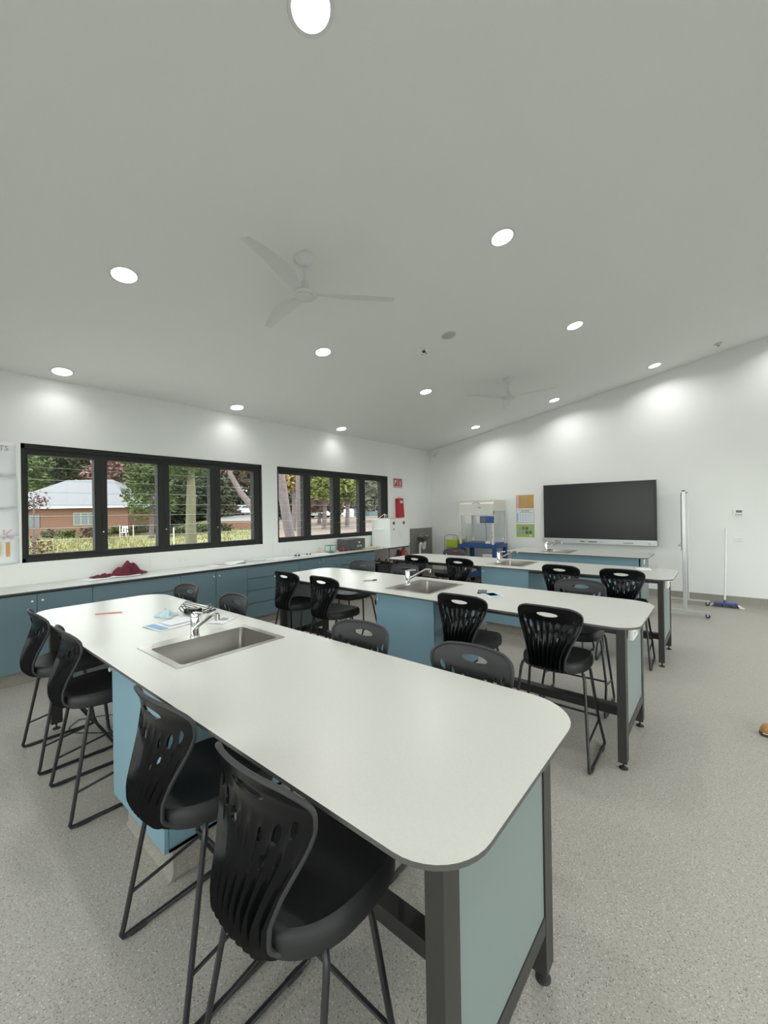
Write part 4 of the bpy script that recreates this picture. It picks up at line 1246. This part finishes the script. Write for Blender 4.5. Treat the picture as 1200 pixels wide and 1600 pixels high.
# ------------------------------------------------------------------ mobile fume hood on its blue trolley
HX0, HX1, HY0, HY1 = -4.50, -3.70, 8.0, 8.62
t = thing('trolley', 'blue moulded trolley carrying the white fume hood', 'trolley', ((HX0 + HX1) / 2, (HY0 + HY1) / 2, 0))
w, d = .44, .31
MB().box(-w, w, -d, d, .82, .90).build('top_tray', 'trolleyblue', t, bevel=.012)
MB().box(-w, w, -d, d, .22, .30).build('lower_tray', 'trolleyblue', t, bevel=.012)
for sx in (-1, 1):
    for sy in (-1, 1):
        lg = MB().box(sx * w - (.08 if sx > 0 else 0), sx * w + (.08 if sx < 0 else 0), sy * d - (.09 if sy > 0 else 0), sy * d + (.09 if sy < 0 else 0), .12, .82).build('leg', 'trolleyblue', t, bevel=.01)
        MB().lathe([(.045, -.015), (.05, -.01), (.05, .01), (.045, .015)], 18, (sx * (w - .05), sy * (d - .05), .05), 'y').build('castor_wheel', 'rubber', lg, smooth=True)
        MB().box(sx * (w - .05) - .02, sx * (w - .05) + .02, sy * (d - .05) - .022, sy * (d - .05) + .022, .085, .125).build('castor_plate', 'alu', lg)
MB().box(-.30, -.10, -.302, -.10, .30, .58).build('gas_box', 'white', t, bevel=.005)
MB().box(.14, .36, -.30, -.05, .45, .70).build('side_bin', 'cream', t, bevel=.005)
h = thing('fume_hood', 'white mobile fume hood with clear panels and blue control box', 'fume hood', ((HX0 + HX1) / 2, (HY0 + HY1) / 2, .90))
w, d = .40, .31
MB().box(-w, w, -d + .05, d, .70, .955).build('fan_housing', 'cream', h, bevel=.012)
MB().prism([(-d + .05, .90), (-d + .01, .86), (-d - .01, .62), (-d + .05, .62)], -w, w, lambda x, y, z: (z, x, y)).build('front_canopy', 'cream', h, bevel=.004)
for s in (-1, 1):
    MB().box(s * w - (.045 if s > 0 else 0), s * w + (.045 if s < 0 else 0), -d, -d + .045, 0, .72).build('front_post', 'cream', h, bevel=.004)
    MB().box(s * w - (.02 if s > 0 else 0), s * w + (.02 if s < 0 else 0), d - .03, d, 0, .72).build('rear_post', 'cream', h)
    MB().box(s * (w - .006) - .003, s * (w - .006) + .003, -d + .045, d - .03, .02, .70).build('side_window', 'hoodglass', h)
MB().box(-w + .045, w - .045, -d + .012, -d + .018, .10, .66).build('front_sash', 'hoodglass', h)
MB().box(-w + .02, w - .02, d - .02, d - .014, .02, .70).build('rear_window', 'hoodglass', h)
MB().box(-w + .03, w - .03, -d + .03, d - .02, .001, .02).build('work_tray', 'trolleyblue', h)
cbx = MB().box(.13, .42, -d - .075, -d - .002, .46, .60).build('control_box', 'trolleyblue', h, bevel=.006)
MB().box(.145, .26, -d - .0765, -d - .075, .48, .58).build('display_panel', 'lcd', cbx)
MB().box(.06, .13, -d - .0135, -d - .0118, .775, .790).build('nameplate', 'lcd', h)
MB().box(.16, .26, -d + .006, -d + .010, .775, .795).build('nameplate', 'lcd', h)
MB().tube([(-.12, -d + .04, .86), (-.05, -d - .0, .885), (.06, -d - .0, .885), (.13, -d + .04, .85)], .006, 8).build('handle', 'edge', h, smooth=True)
for x in (-.38, .38):
    for z in (.17, .25):
        MB().lathe([(.008, 0), (.013, -.012), (.013, -.028), (.006, -.03)], 10, (x, -d, z), 'y').build('tap_knob', 'brass', h, smooth=True)
MB().tube([(-.38, -d, .21), (-.33, -d - .04, .20), (-.28, -d - .04, .20)], .006, 8).build('gas_spout', 'alu', h)
MB().tube([(-.02, d - .04, .70), (-.04, d - .1, .5), (.0, d - .12, .3), (-.01, d - .1, .02)], .006, 6).build('power_cord', 'edge', h, smooth=True)
for x in (-.12,):
    MB().lathe([(.04, -.01), (.045, 0), (.04, .01)], 20, (x, -d + .10, .10), 'x').build('hose_reel', 'white', h, smooth=True)
MB().lathe([(.035, -.004), (.04, 0), (.035, .004)], 20, (w + .002, .17, .09), 'x').build('port_cap', 'white', h, smooth=True)
MB().box(.20, .31, -d + .03, -d + .10, .02, .07).build('utility_box', 'white', h, bevel=.004)
# crate beside trolley
t = thing('wire_basket', 'lime and red storage crates on a wire rack left of the blue trolley', 'rack', (-4.78, 8.32, 0))
for x in (-.17, .17):
    for y in (-.2, .2):
        MB().tube([(x, y, 0), (x, y, 1.04)], .007, 6).build('rack_post', 'lcd', t)
for z in (.25, .60, .78):
    MB().box(-.17, .17, -.2, .2, z, z + .008).build('rack_shelf', 'lcd', t)
MB().tube([(-.17, -.2, 1.04), (-.1, -.2, 1.08), (.1, -.2, 1.08), (.17, -.2, 1.04)], .007, 6).build('rack_handle', 'lcd', t, smooth=True)
tag(MB().box(-.15, .15, -.18, .18, .79, .97).build('lime_crate', 'lime', t, bevel=.01), 'lime crate')
tag(MB().box(-.02, .16, -.19, .18, .61, .76).build('red_crate', 'red', t, bevel=.01), 'red crate')
g = MB()
for z in (.64, .70):
    g.box(.02, .13, -.1925, -.19, z, z + .03)
g.build('crate_label', 'pink', t)

# ------------------------------------------------------------------ boot at the right edge
t = thing('boot', 'tan leather boot toe at the right picture edge on the floor', 'boot', (.19, 3.93, 0), math.radians(8))
secs = [(-.012, .018, .004, .030), (0.0, .034, .002, .052), (.03, .047, 0.002, .066), (.07, .051, .002, .074), (.11, .048, .002, .086), (.15, .042, .002, .110), (.19, .040, .002, .150), (.23, .040, .002, .19), (.27, .038, .002, .20), (.295, .028, .004, .19)]
vs, fs = [], []
n = 16
for (x, w, z0, z1) in secs:
    for k in range(n):
        a = 2 * PI * k / n
        c, s = math.cos(a), math.sin(a)
        vs.append((x, w * math.copysign(abs(c) ** .75, c), (z0 + z1) / 2 + .012 + (z1 - z0) / 2 * math.copysign(abs(s) ** .75, s)))
for i in range(len(secs) - 1):
    for k in range(n):
        fs.append((i * n + k, i * n + (k + 1) % n, (i + 1) * n + (k + 1) % n, (i + 1) * n + k))
fs.append(tuple(range(n - 1, -1, -1))); fs.append(tuple((len(secs) - 1) * n + k for k in range(n)))
up = MB().add(vs, fs).build('upper', 'tan', t, smooth=True)
MB().tube([(.235, 0, .10), (.24, 0, .19), (.245, 0, .27)], [.046, .048, .052], 16).build('shaft', 'tan', t, smooth=True)
MB().prism([(-.018, -.012), (-.01, -.034), (.03, -.052), (.10, -.054), (.17, -.042), (.25, -.044), (.30, -.028), (.303, .028), (.25, .044), (.17, .042), (.10, .054), (.03, .052), (-.01, .034), (-.018, .012)], 0, .02).build('sole', 'sole', t, bevel=.004)
MB().tube([(-.005, -.036, .022), (.03, -.05, .022), (.10, -.053, .022), (.17, -.043, .022)], .003, 6).build('welt', 'cream', t, smooth=True)

# ------------------------------------------------------------------ outdoors
RH = Vector((math.cos(YAW), math.sin(YAW), 0)); WH = Vector((-math.sin(YAW), math.cos(YAW), 0))
def at(px, d, z=0.0):
    """ground point seen in picture column px, d metres out"""
    return WH * d + RH * (d * (px - 600) / F) + Vector((0, 0, z))
def gh(px, d):
    k = 0 if px < 230 else min(1, (px - 230) / 110)
    if px < 425: return -.3 + k * max(0, min(1.6, (d - 26) * .075))
    return -.3 + min(1.3, max(0, (d - 16) * .028))
MT['grass'] = mat('dry_green_grass', (0.16, 0.155, 0.062), .95, var=.35, vscale=.9)
MT['earth'] = mat('bare_pinkish_earth', (0.16, 0.118, 0.095), .95, var=.18, vscale=.7)
MT['asphalt'] = mat('pale_bounce_asphalt', (0.20, 0.19, 0.185), .9, var=.05)  # unseen paving, made pale to bounce neutral daylight into the room
MT['parkasphalt'] = mat('car_park_asphalt', (0.15, 0.14, 0.135), .9, var=.05)
MT['brick'] = mat('orange_brick', (0.19, 0.10, 0.068), .9, var=.15, vscale=14)
MT['metalroof'] = mat('pale_metal_roof', (0.105, 0.105, 0.115), .5)
MT['greenframe'] = mat('pale_green_frame', (0.28, 0.32, 0.22), .6)
MT['darkpane'] = mat('dark_window_pane', (0.10, 0.12, 0.13), .2)
MT['bark'] = mat('pink_grey_bark', (0.125, 0.10, 0.102), .9, var=.15, vscale=5)
MT['palebark'] = mat('pale_olive_bark', (0.13, 0.125, 0.08), .9, var=.12, vscale=5)
def leafmat(n, c): MT[n] = mat(n, c, .8, spec=.2, var=.45, vscale=3.0)
leafmat('leaf_dark', (0.045, 0.055, 0.027)); leafmat('leaf_green', (0.075, 0.105, 0.035)); leafmat('leaf_lime', (0.16, 0.18, 0.055))
leafmat('leaf_pink', (0.21, 0.115, 0.10)); leafmat('leaf_red', (0.07, 0.026, 0.022)); leafmat('leaf_brown', (0.12, 0.09, 0.065)); leafmat('leaf_grey', (0.13, 0.13, 0.095)); leafmat('leaf_gold', (0.24, 0.18, 0.06))

def terrain(name, p0, p1, m):
    ds = [6.2, 8, 11, 14, 18, 22, 26, 30, 34, 38, 42, 48, 56, 70, 90, 140, 260]
    ps = [p0 + (p1 - p0) * i / 24 for i in range(25)]
    vs = [tuple(at(p, d, gh(p, d))) for d in ds for p in ps]
    fs = [(j * 25 + i, j * 25 + i + 1, (j + 1) * 25 + i + 1, (j + 1) * 25 + i) for j in range(len(ds) - 1) for i in range(24)]
    return struct(MB().add(vs, fs).build(name, m, smooth=True))
terrain('lawn_ground', -1500, 425, 'grass')
terrain('earth_ground', 425, 625, 'earth')
struct(box('yard_bounce_ground', 'asphalt', None, XR + .25, 60, -40, 60, -.35, -.3))  # pale reflector added out of view, outside the glazed right wall
struct(box('path_ground', 'asphalt', None, -30, XR + .25, -40, YB - .25, -.35, -.3))
# grass blades
gb = MB(); rg = random.Random(5)
for k in range(5200):
    px = rg.uniform(20, 425); d = rg.uniform(17, 40) if px > 250 else rg.uniform(19, 42)
    p = at(px, d, gh(px, d))
    hh = rg.uniform(.08, .28); a = rg.uniform(0, PI); ww = .05
    dx, dy = math.cos(a) * ww, math.sin(a) * ww
    gb.add([(p.x - dx, p.y - dy, p.z), (p.x + dx, p.y + dy, p.z), (p.x + rg.uniform(-.08, .08), p.y + rg.uniform(-.08, .08), p.z + hh)], [(0, 1, 2)])
MT['grassblade'] = mat('grass_blade', (0.20, 0.19, 0.075), .9, var=.4, vscale=1.5)
tag(gb.build('grass', 'grassblade'), 'dry yellow-green grass field outside the near window', 'grass', kind='stuff')

def crown(mb, c, r, n, rnd, leaf=.16, flat=.8):
    subs = [(Vector(c) + Vector((rnd.uniform(-1, 1) * r[0] * .62, rnd.uniform(-1, 1) * r[0] * .62, rnd.uniform(-.8, .8) * r[1] * .62)), rnd.uniform(.35, .6)) for _ in range(9)]
    for k in range(n):
        q, s = rnd.choice(subs)
        while True:
            v = Vector((rnd.uniform(-1, 1), rnd.uniform(-1, 1), rnd.uniform(-1, 1)))
            if .3 < v.length < 1: break
        p = q + Vector((v.x * r[0] * s, v.y * r[0] * s, v.z * r[1] * s))
        a = Vector((rnd.uniform(-1, 1), rnd.uniform(-1, 1), rnd.uniform(-.6, .6))).normalized() * leaf * rnd.uniform(.6, 1.3)
        b = Vector((rnd.uniform(-1, 1), rnd.uniform(-1, 1), rnd.uniform(-.6, .6))).normalized() * leaf * .6
        mb.add([p - a, p + b, p + a, p - b], [(0, 1, 2, 3)])
def tree(px, d, zc, r, leafm, label, n=1500, barkm='bark', trunk=None, seed=1, leaf=None, name='tree', group=None):
    rnd = random.Random(seed)
    b = at(px, d, gh(px, d))
    t = thing(name, label, 'tree' if name == 'tree' else 'shrub', b, 0, group)
    m = MB()
    crown(m, (0, 0, zc - b.z), r, n, rnd, leaf or d * .0065)
    tag(m.build('crown', leafm, t), kind='stuff')
    hz = zc - b.z
    if trunk:
        MB().tube([tuple(Vector(p)) for p in trunk[0]], trunk[1], 10).build('trunk', barkm, t, smooth=True)
    elif name == 'tree':
        tk = MB().tube([(0, 0, -.1), (.08, .05, hz * .5), (0, 0, hz)], [.22, .17, .08], 8)
        for k in range(5):
            a = k * 1.3
            tk.tube([(0.05, 0, hz * (.45 + .08 * k)), (math.cos(a) * r[0] * .6, math.sin(a) * r[0] * .6, hz + r[1] * .3 * (k % 3 - .5))], [.08, .02], 6)
        tk.build('trunk', barkm, t, smooth=True)
    return t
tree(70, 56, 9.5, (5.5, 4.2), 'leaf_dark', 'dark tree behind the brick house, top left of the near window', 2200, seed=2)
tree(128, 60, 10.2, (5.5, 4.0), 'leaf_dark', 'dark olive tree above the house ridge', 2200, seed=3)
tree(30, 50, 7.0, (4.0, 4.0), 'leaf_green', 'green tree behind the left end of the house', 1500, seed=33)
tree(192, 50, 7.4, (3.6, 2.9), 'leaf_pink', 'pink blossoming tree above the right end of the house roof', 2200, seed=4)
tree(216, 53, 5.6, (2.6, 2.4), 'leaf_gold', 'yellowish tree below the pink blossom', 1200, seed=41)
tree(236, 33, 4.2, (1.9, 2.9), 'leaf_green', 'dense green conifer beside the brick house', 2400, seed=5)
tree(262, 40, 4.6, (2.6, 3.6), 'leaf_dark', 'dark green tree right of the conifer', 2200, seed=6)
tree(298, 24, 5.0, (2.3, 1.4), 'leaf_green', 'green tree with pale forked trunk in the third bay of the near window', 1900, 'palebark', ([(0, 0, -.1), (0, 0, 1.6), (.1, 0, 3.2), (.12, 0, 5.0)], [.34, .27, .25, .15]), seed=7)
tree(325, 48, 5.2, (4.0, 3.4), 'leaf_dark', 'dark bushy tree behind the pale trunk', 2400, seed=8)
tree(285, 56, 6.5, (4.0, 4.5), 'leaf_green', 'tall green tree deep behind the pale trunk', 1800, seed=81)
tree(352, 75, 8.5, (5.5, 3.5), 'leaf_brown', 'brown-leaved tree over the car park, left one', 2000, seed=9)
tree(392, 80, 9.0, (6.0, 3.8), 'leaf_brown', 'brown-leaved tree over the car park, right one', 2200, seed=10)
tree(345, 95, 5.0, (6.5, 3.4), 'leaf_dark', 'dark trees closing the car park at its back', 2000, seed=101)
tree(410, 98, 5.0, (6.5, 3.8), 'leaf_dark', 'dark trees closing the car park at its right back', 2000, seed=102)
for k, (px, d, zc, r, lm, lab) in enumerate(((20, 80, 12.5, (9, 7), 'leaf_dark', 'deep dark tree filling the sky left behind the brick house'),
        (75, 88, 14.5, (9, 7), 'leaf_green', 'tall tree far behind the house, left of its ridge'),
        (125, 90, 15.0, (9, 7), 'leaf_dark', 'tall tree far behind the house ridge'),
        (175, 88, 14.0, (9, 7), 'leaf_brown', 'tall russet tree far behind the pink blossom'),
        (215, 86, 12.0, (8, 8), 'leaf_green', 'tall tree far behind the conifer'),
        (262, 84, 11.0, (8, 8), 'leaf_dark', 'tall tree far left of the forked trunk'),
        (305, 84, 11.0, (8, 8), 'leaf_green', 'tall tree far behind the forked trunk'),
        (350, 110, 14.0, (10, 7), 'leaf_brown', 'tall brown tree closing the view above the car park'),
        (400, 112, 14.5, (10, 7), 'leaf_dark', 'tall dark tree above the right of the car park'),
        (450, 90, 11.0, (8, 7), 'leaf_green', 'tall tree far behind the leaning gum trunk'),
        (500, 95, 8.5, (8, 4.5), 'leaf_grey', 'pale tree belt far behind the lime green tree'))):
    tree(px, d, zc, r, lm, lab, 2600, seed=200 + k, leaf=.9)
for k, (px, d, zc, r, lm, lab) in enumerate(((268, 52, 1.6, (3.4, 2.2), 'leaf_dark', 'low dark thicket left of the forked trunk'),
        (310, 54, 1.8, (3.4, 2.3), 'leaf_dark', 'low dark thicket right behind the forked trunk'),
        (338, 60, 2.2, (3.2, 2.2), 'leaf_brown', 'low russet thicket at the left of the car park'),
        (372, 118, 4.5, (9.0, 4.2), 'leaf_dark', 'dark thicket directly behind the parked cars'),
        (418, 104, 4.5, (8.0, 4.2), 'leaf_brown', 'russet thicket behind the right end of the car park'),
        (445, 75, 2.6, (4.0, 2.8), 'leaf_dark', 'dark thicket behind the leaning gum trunk'),
        (480, 78, 2.6, (4.5, 2.4), 'leaf_brown', 'russet thicket behind the straight gum trunk'),
        (530, 100, 3.2, (8.0, 2.8), 'leaf_grey', 'grey thicket at the back of the bare yard'))):
    tree(px, d, zc, r, lm, lab, 2000, seed=300 + k, leaf=d * .009)
# leaning gum branch tree
b0 = at(404, 22, gh(404, 22))
tree(404, 22, 6.4, (2.2, 1.3), 'leaf_brown', 'gum tree whose bare pinkish limb leans up to the left in the last near-window bay', 900, 'bark', ([(0.3, .3, -.1), (.1, .1, 1.2), (-.25, -.2, 2.3), (-.75, -.6, 3.1), (-1.15, -.95, 4.1), (-1.3, -1.05, 5.4)], [.30, .26, .20, .16, .13, .09]), seed=12)
# red-leaved branch tree close to the near window
tree(52, 14.5, 2.15, (.55, .50), 'leaf_red', 'dark red-leaved small tree close outside the left end of the near window', 420, 'bark', ([(0, 0, -.1), (.05, 0, 1.2), (.1, 0, 2.6)], [.07, .05, .02]), seed=13, leaf=.05)
tree(60, 11, 0.75, (.45, .45), 'leaf_red', 'low dark red twiggy shrub at the bottom left of the near window', 260, seed=14, name='shrub', leaf=.04)
for k, (px, d, z, r, lm, lab) in enumerate(((102, 37, .15, (.75, .5), 'leaf_green', 'rounded green shrub before the brick wall'),
        (134, 37, .2, (.95, .55), 'leaf_brown', 'brownish twiggy shrub below the house window'),
        (78, 38, .1, (.8, .5), 'leaf_grey', 'grey-green shrub at the left end of the brick wall'),
        (180, 39, .3, (.75, .6), 'leaf_green', 'spiky green plant left of the white garden chair'),
        (216, 39, .35, (1.1, .6), 'leaf_dark', 'dark green shrub right of the white garden chair'),
        (240, 38, .3, (1.1, .55), 'leaf_dark', 'dark low shrub under the conifer'),
        (345, 34, .6, (.9, .7), 'leaf_dark', 'dark shrub at the left edge of the car park'),
        (318, 34, .5, (1.6, .6), 'leaf_dark', 'low dark shrub behind the forked trunk foot'),
        (280, 34, .4, (1.6, .6), 'leaf_dark', 'low dark shrub left of the forked trunk foot'))):
    tree(px, d, z, r, lm, lab, 500, seed=50 + k, name='shrub', leaf=.13)
# far-window trees
for nm, pts, rad, px, d, lab in (('a', [(.3, .25, -.2), (.12, .1, .6), (-.02, 0, 1.6), (-.10, -.08, 2.4), (-.22, -.18, 3.6), (-.35, -.28, 5.5)], [.16, .145, .14, .14, .13, .12], 450, 12, 'thick pink-grey gum trunk leaning left in the far window first bay'),
                          ('b', [(0, 0, -.2), (.02, 0, 1.0), (-.02, -.02, 2.2), (0, 0, 3.4), (.05, .05, 5.5)], [.13, .115, .11, .105, .09], 469, 13, 'straight pink-grey gum trunk right of the leaning one')):
    b = at(px, d, gh(px, d))
    t = thing('tree', lab, 'tree', b)
    MB().tube(pts, rad, 14).build('trunk', 'bark', t, smooth=True)
    mm = MB(); crown(mm, (pts[-1][0], pts[-1][1], 7.5), (2.0, 1.2), 500, random.Random(77), .14)
    tag(mm.build('crown', 'leaf_green', t), kind='stuff')
tree(458, 10.5, .5, (.28, .28), 'leaf_gold', 'golden dry grass clump at the foot of the gum trunks', 300, seed=60, name='shrub', leaf=.05)
tree(458, 34, 4.3, (1.5, 1.3), 'leaf_gold', 'golden-leaved tree seen between the gum trunks', 700, seed=61)
tree(506, 36, 3.9, (2.3, 1.4), 'leaf_lime', 'lime green tree in the second bay of the far window', 1800, seed=62)
tree(498, 44, 2.8, (3.2, 1.5), 'leaf_brown', 'russet shrubby tree below the lime green one', 1600, seed=63)
tree(470, 60, 3.0, (4.5, 2.6), 'leaf_grey', 'grey-green scrub tree far behind the gum trunks', 1600, seed=64)
tree(542, 38, 4.0, (1.6, 2.0), 'leaf_lime', 'yellow-green tree at the left of the third far-window bay', 1500, seed=65)
tree(566, 60, 4.6, (3.4, 3.3), 'leaf_grey', 'grey scrubby gum above the shed', 1700, seed=66)
tree(592, 48, 4.0, (3.2, 2.9), 'leaf_grey', 'grey-leaved tree filling the last far-window bay', 2200, seed=67)
tree(520, 85, 3.5, (6.0, 3.0), 'leaf_dark', 'dark tree belt far beyond the bare yard', 1800, seed=68)
tree(600, 95, 4.0, (8.0, 4.0), 'leaf_grey', 'pale tree belt far beyond the shed', 1800, seed=69)
tree(440, 60, 4.6, (4.5, 3.5), 'leaf_dark', 'dark tree left of the gum trunks', 1500, seed=70)

# brick house
b = at(120, 40, -.3)
hs = thing('brick_house', 'orange brick house with pale metal hip roof outside the near window', 'house', b, YAW)
MB().box(-8.0, 5.0, 0, 8, 0, 2.92).build('walls', 'brick', hs)
ev, rg_, x0, x1, y0, y1 = 2.9, 5.9, -8.6, 5.6, -.6, 8.6
rf = MB().add([(x0, y0, ev), (x1, y0, ev), (x1, y1, ev), (x0, y1, ev), (-4.0, 4, rg_), (.9, 4, rg_)], [(0, 1, 5, 4), (1, 2, 5), (2, 3, 4, 5), (3, 0, 4), (0, 3, 2, 1)])
rfo = rf.build('roof', 'metalroof', hs)
MB().box(x0, x1, y0 - .12, y0, ev - .12, ev + .03).build('gutter', 'white', rfo)
MB().box(x1, x1 + .12, y0, y1, ev - .12, ev + .03).build('gutter', 'white', rfo)
wn = MB().box(-.3, 1.9, -.06, .02, 1.1, 2.35).build('window', 'greenframe', hs)
for a, c in ((-.22, .38), (.48, 1.10), (1.20, 1.82)):
    MB().box(a, c, -.07, -.05, 1.18, 2.27).build('pane', 'darkpane', wn)
MB().box(-5.2, -3.6, -.06, .02, .9, 2.2).build('window', 'darkpane', hs)
# white garden chair
gc = thing('garden_chair', 'white plastic garden chair on the grass before the brick house', 'chair', at(193.5, 38, -.3), YAW + .2)
for x in (-.24, .24):
    for y in (-.22, .22):
        MB().tube([(x * 1.1, y * 1.1, 0), (x, y, .42)], .03, 6).build('leg', 'white', gc)
MB().box(-.27, .27, -.26, .26, .40, .45).build('seat', 'white', gc, bevel=.02)
MB().box(-.26, -.16, .22, .26, .45, .95).box(.16, .26, .22, .26, .45, .95).box(-.05, .05, .22, .26, .45, .95).box(-.26, .26, .22, .26, .85, .98).build('backrest', 'white', gc, bevel=.015)
for x in (-.29, .29):
    MB().box(x - .03, x + .03, -.24, .24, .62, .66).build('armrest', 'white', gc)
# car park with retaining edge and cars
vs = [tuple(at(px, d, z)) for d, z in ((36, 1.05), (66, 1.62), (120, 1.7)) for px in (342, 428)]
cpk = struct(MB().add(vs, [(0, 1, 3, 2), (2, 3, 5, 4)]).build('car_park_ground', 'parkasphalt'))
vs = [tuple(at(px, d, z)) for px in (342, 428) for d in (35.6, 36) for z in (-.3, 1.06)]
struct(MB().add(vs, [(0, 1, 3, 2), (4, 6, 7, 5), (0, 4, 5, 1), (2, 3, 7, 6), (1, 5, 7, 3), (0, 2, 6, 4)]).build('kerb_ground', 'brick'))
def car(px, d, z, rz, label, s=1.0, m='white'):
    c = thing('parked_car', label, 'car', at(px, d, z), rz, None)
    prof = [(-2.1, .35), (-2.15, .75), (-1.95, 1.0), (-1.25, 1.05), (-.75, 1.45), (.75, 1.45), (1.35, 1.0), (2.05, .85), (2.15, .55), (2.1, .3)]
    MB().prism(prof, -.85, .85, lambda x, y, z: (x, z, y)).build('body', m, c, bevel=.06)
    MB().prism([(-1.1, 1.05), (-.7, 1.38), (.7, 1.38), (1.15, 1.03)], -.86, .86, lambda x, y, z: (x, z, y)).build('side_windows', 'darkpane', c)
    for x in (-1.35, 1.35):
        for y in (-.8, .8):
            MB().lathe([(.2, -.1), (.33, -.09), (.33, .09), (.2, .1)], 16, (x, y, .33), 'y').build('wheel', 'rubber', c)
car(357, 66, 1.62, .5, 'white parked car at the left of the car park')
car(372, 64, 1.60, .9, 'white parked car in the middle of the car park')
car(391, 60, 1.52, .7, 'white parked car at the right of the car park, largest')
car(345, 70, 1.66, .6, 'dark parked car at the left edge of the car park', m='carton')
car(496, 62, .95, .3, 'white vehicle beyond the bare yard, low under the russet tree')
# shed and yard items
sb = at(563, 72, .95)
sh = thing('shed', 'dark teal shed with white roof beyond the bare yard', 'shed', sb, .2)
MT['teal'] = mat('teal_cladding', (0.07, 0.12, 0.12), .7)
MB().box(-2.2, 2.6, -1.5, 1.5, 0, 1.75).build('walls', 'teal', sh)
MB().prism([(-2.4, 1.75), (2.8, 1.75), (2.3, 2.45), (-1.5, 2.45)], -1.7, 1.7, lambda x, y, z: (x, z, y)).build('roof', 'white', sh)
for x in (-2.0, 0.2):
    MB().box(x - .05, x + .05, -1.56, -1.5, 0, 1.75).build('post', 'white', sh)
tk = thing('water_tank', 'white round-ended tank left of the shed', 'tank', at(545, 66, .95))
MB().lathe([(.0001, 0), (.8, 0), (.85, .1), (.85, 1.1), (.6, 1.3), (.0001, 1.35)], 20).build('body', 'white', tk, smooth=True)
MB().lathe([(.25, 1.3), (.25, 1.42), (.0001, 1.45)], 14).build('lid', 'cream', tk, smooth=True)
bo = at(558, 20, gh(558, 20))
o = MB().box(-.12, .12, -.12, .12, 0, .95).build('bollard', 'greyboard', bevel=.02); o.location = bo
tag(o, 'short grey timber bollard on the bare yard in the third far-window bay', 'bollard')
for px, d in ((187, 35), (208, 36), (271, 26)):
    o = MB().tube([(0, 0, -.1), (0, 0, 1.15)], .035, 6).build('fence_post', 'cream'); o.location = at(px, d, gh(px, d))
    tag(o, {187: 'thin pale post just left of the garden chair', 208: 'thin pale post right of the garden chair', 271: 'thin pale post left of the forked trunk'}[px], 'post', 'thin posts in the grass')
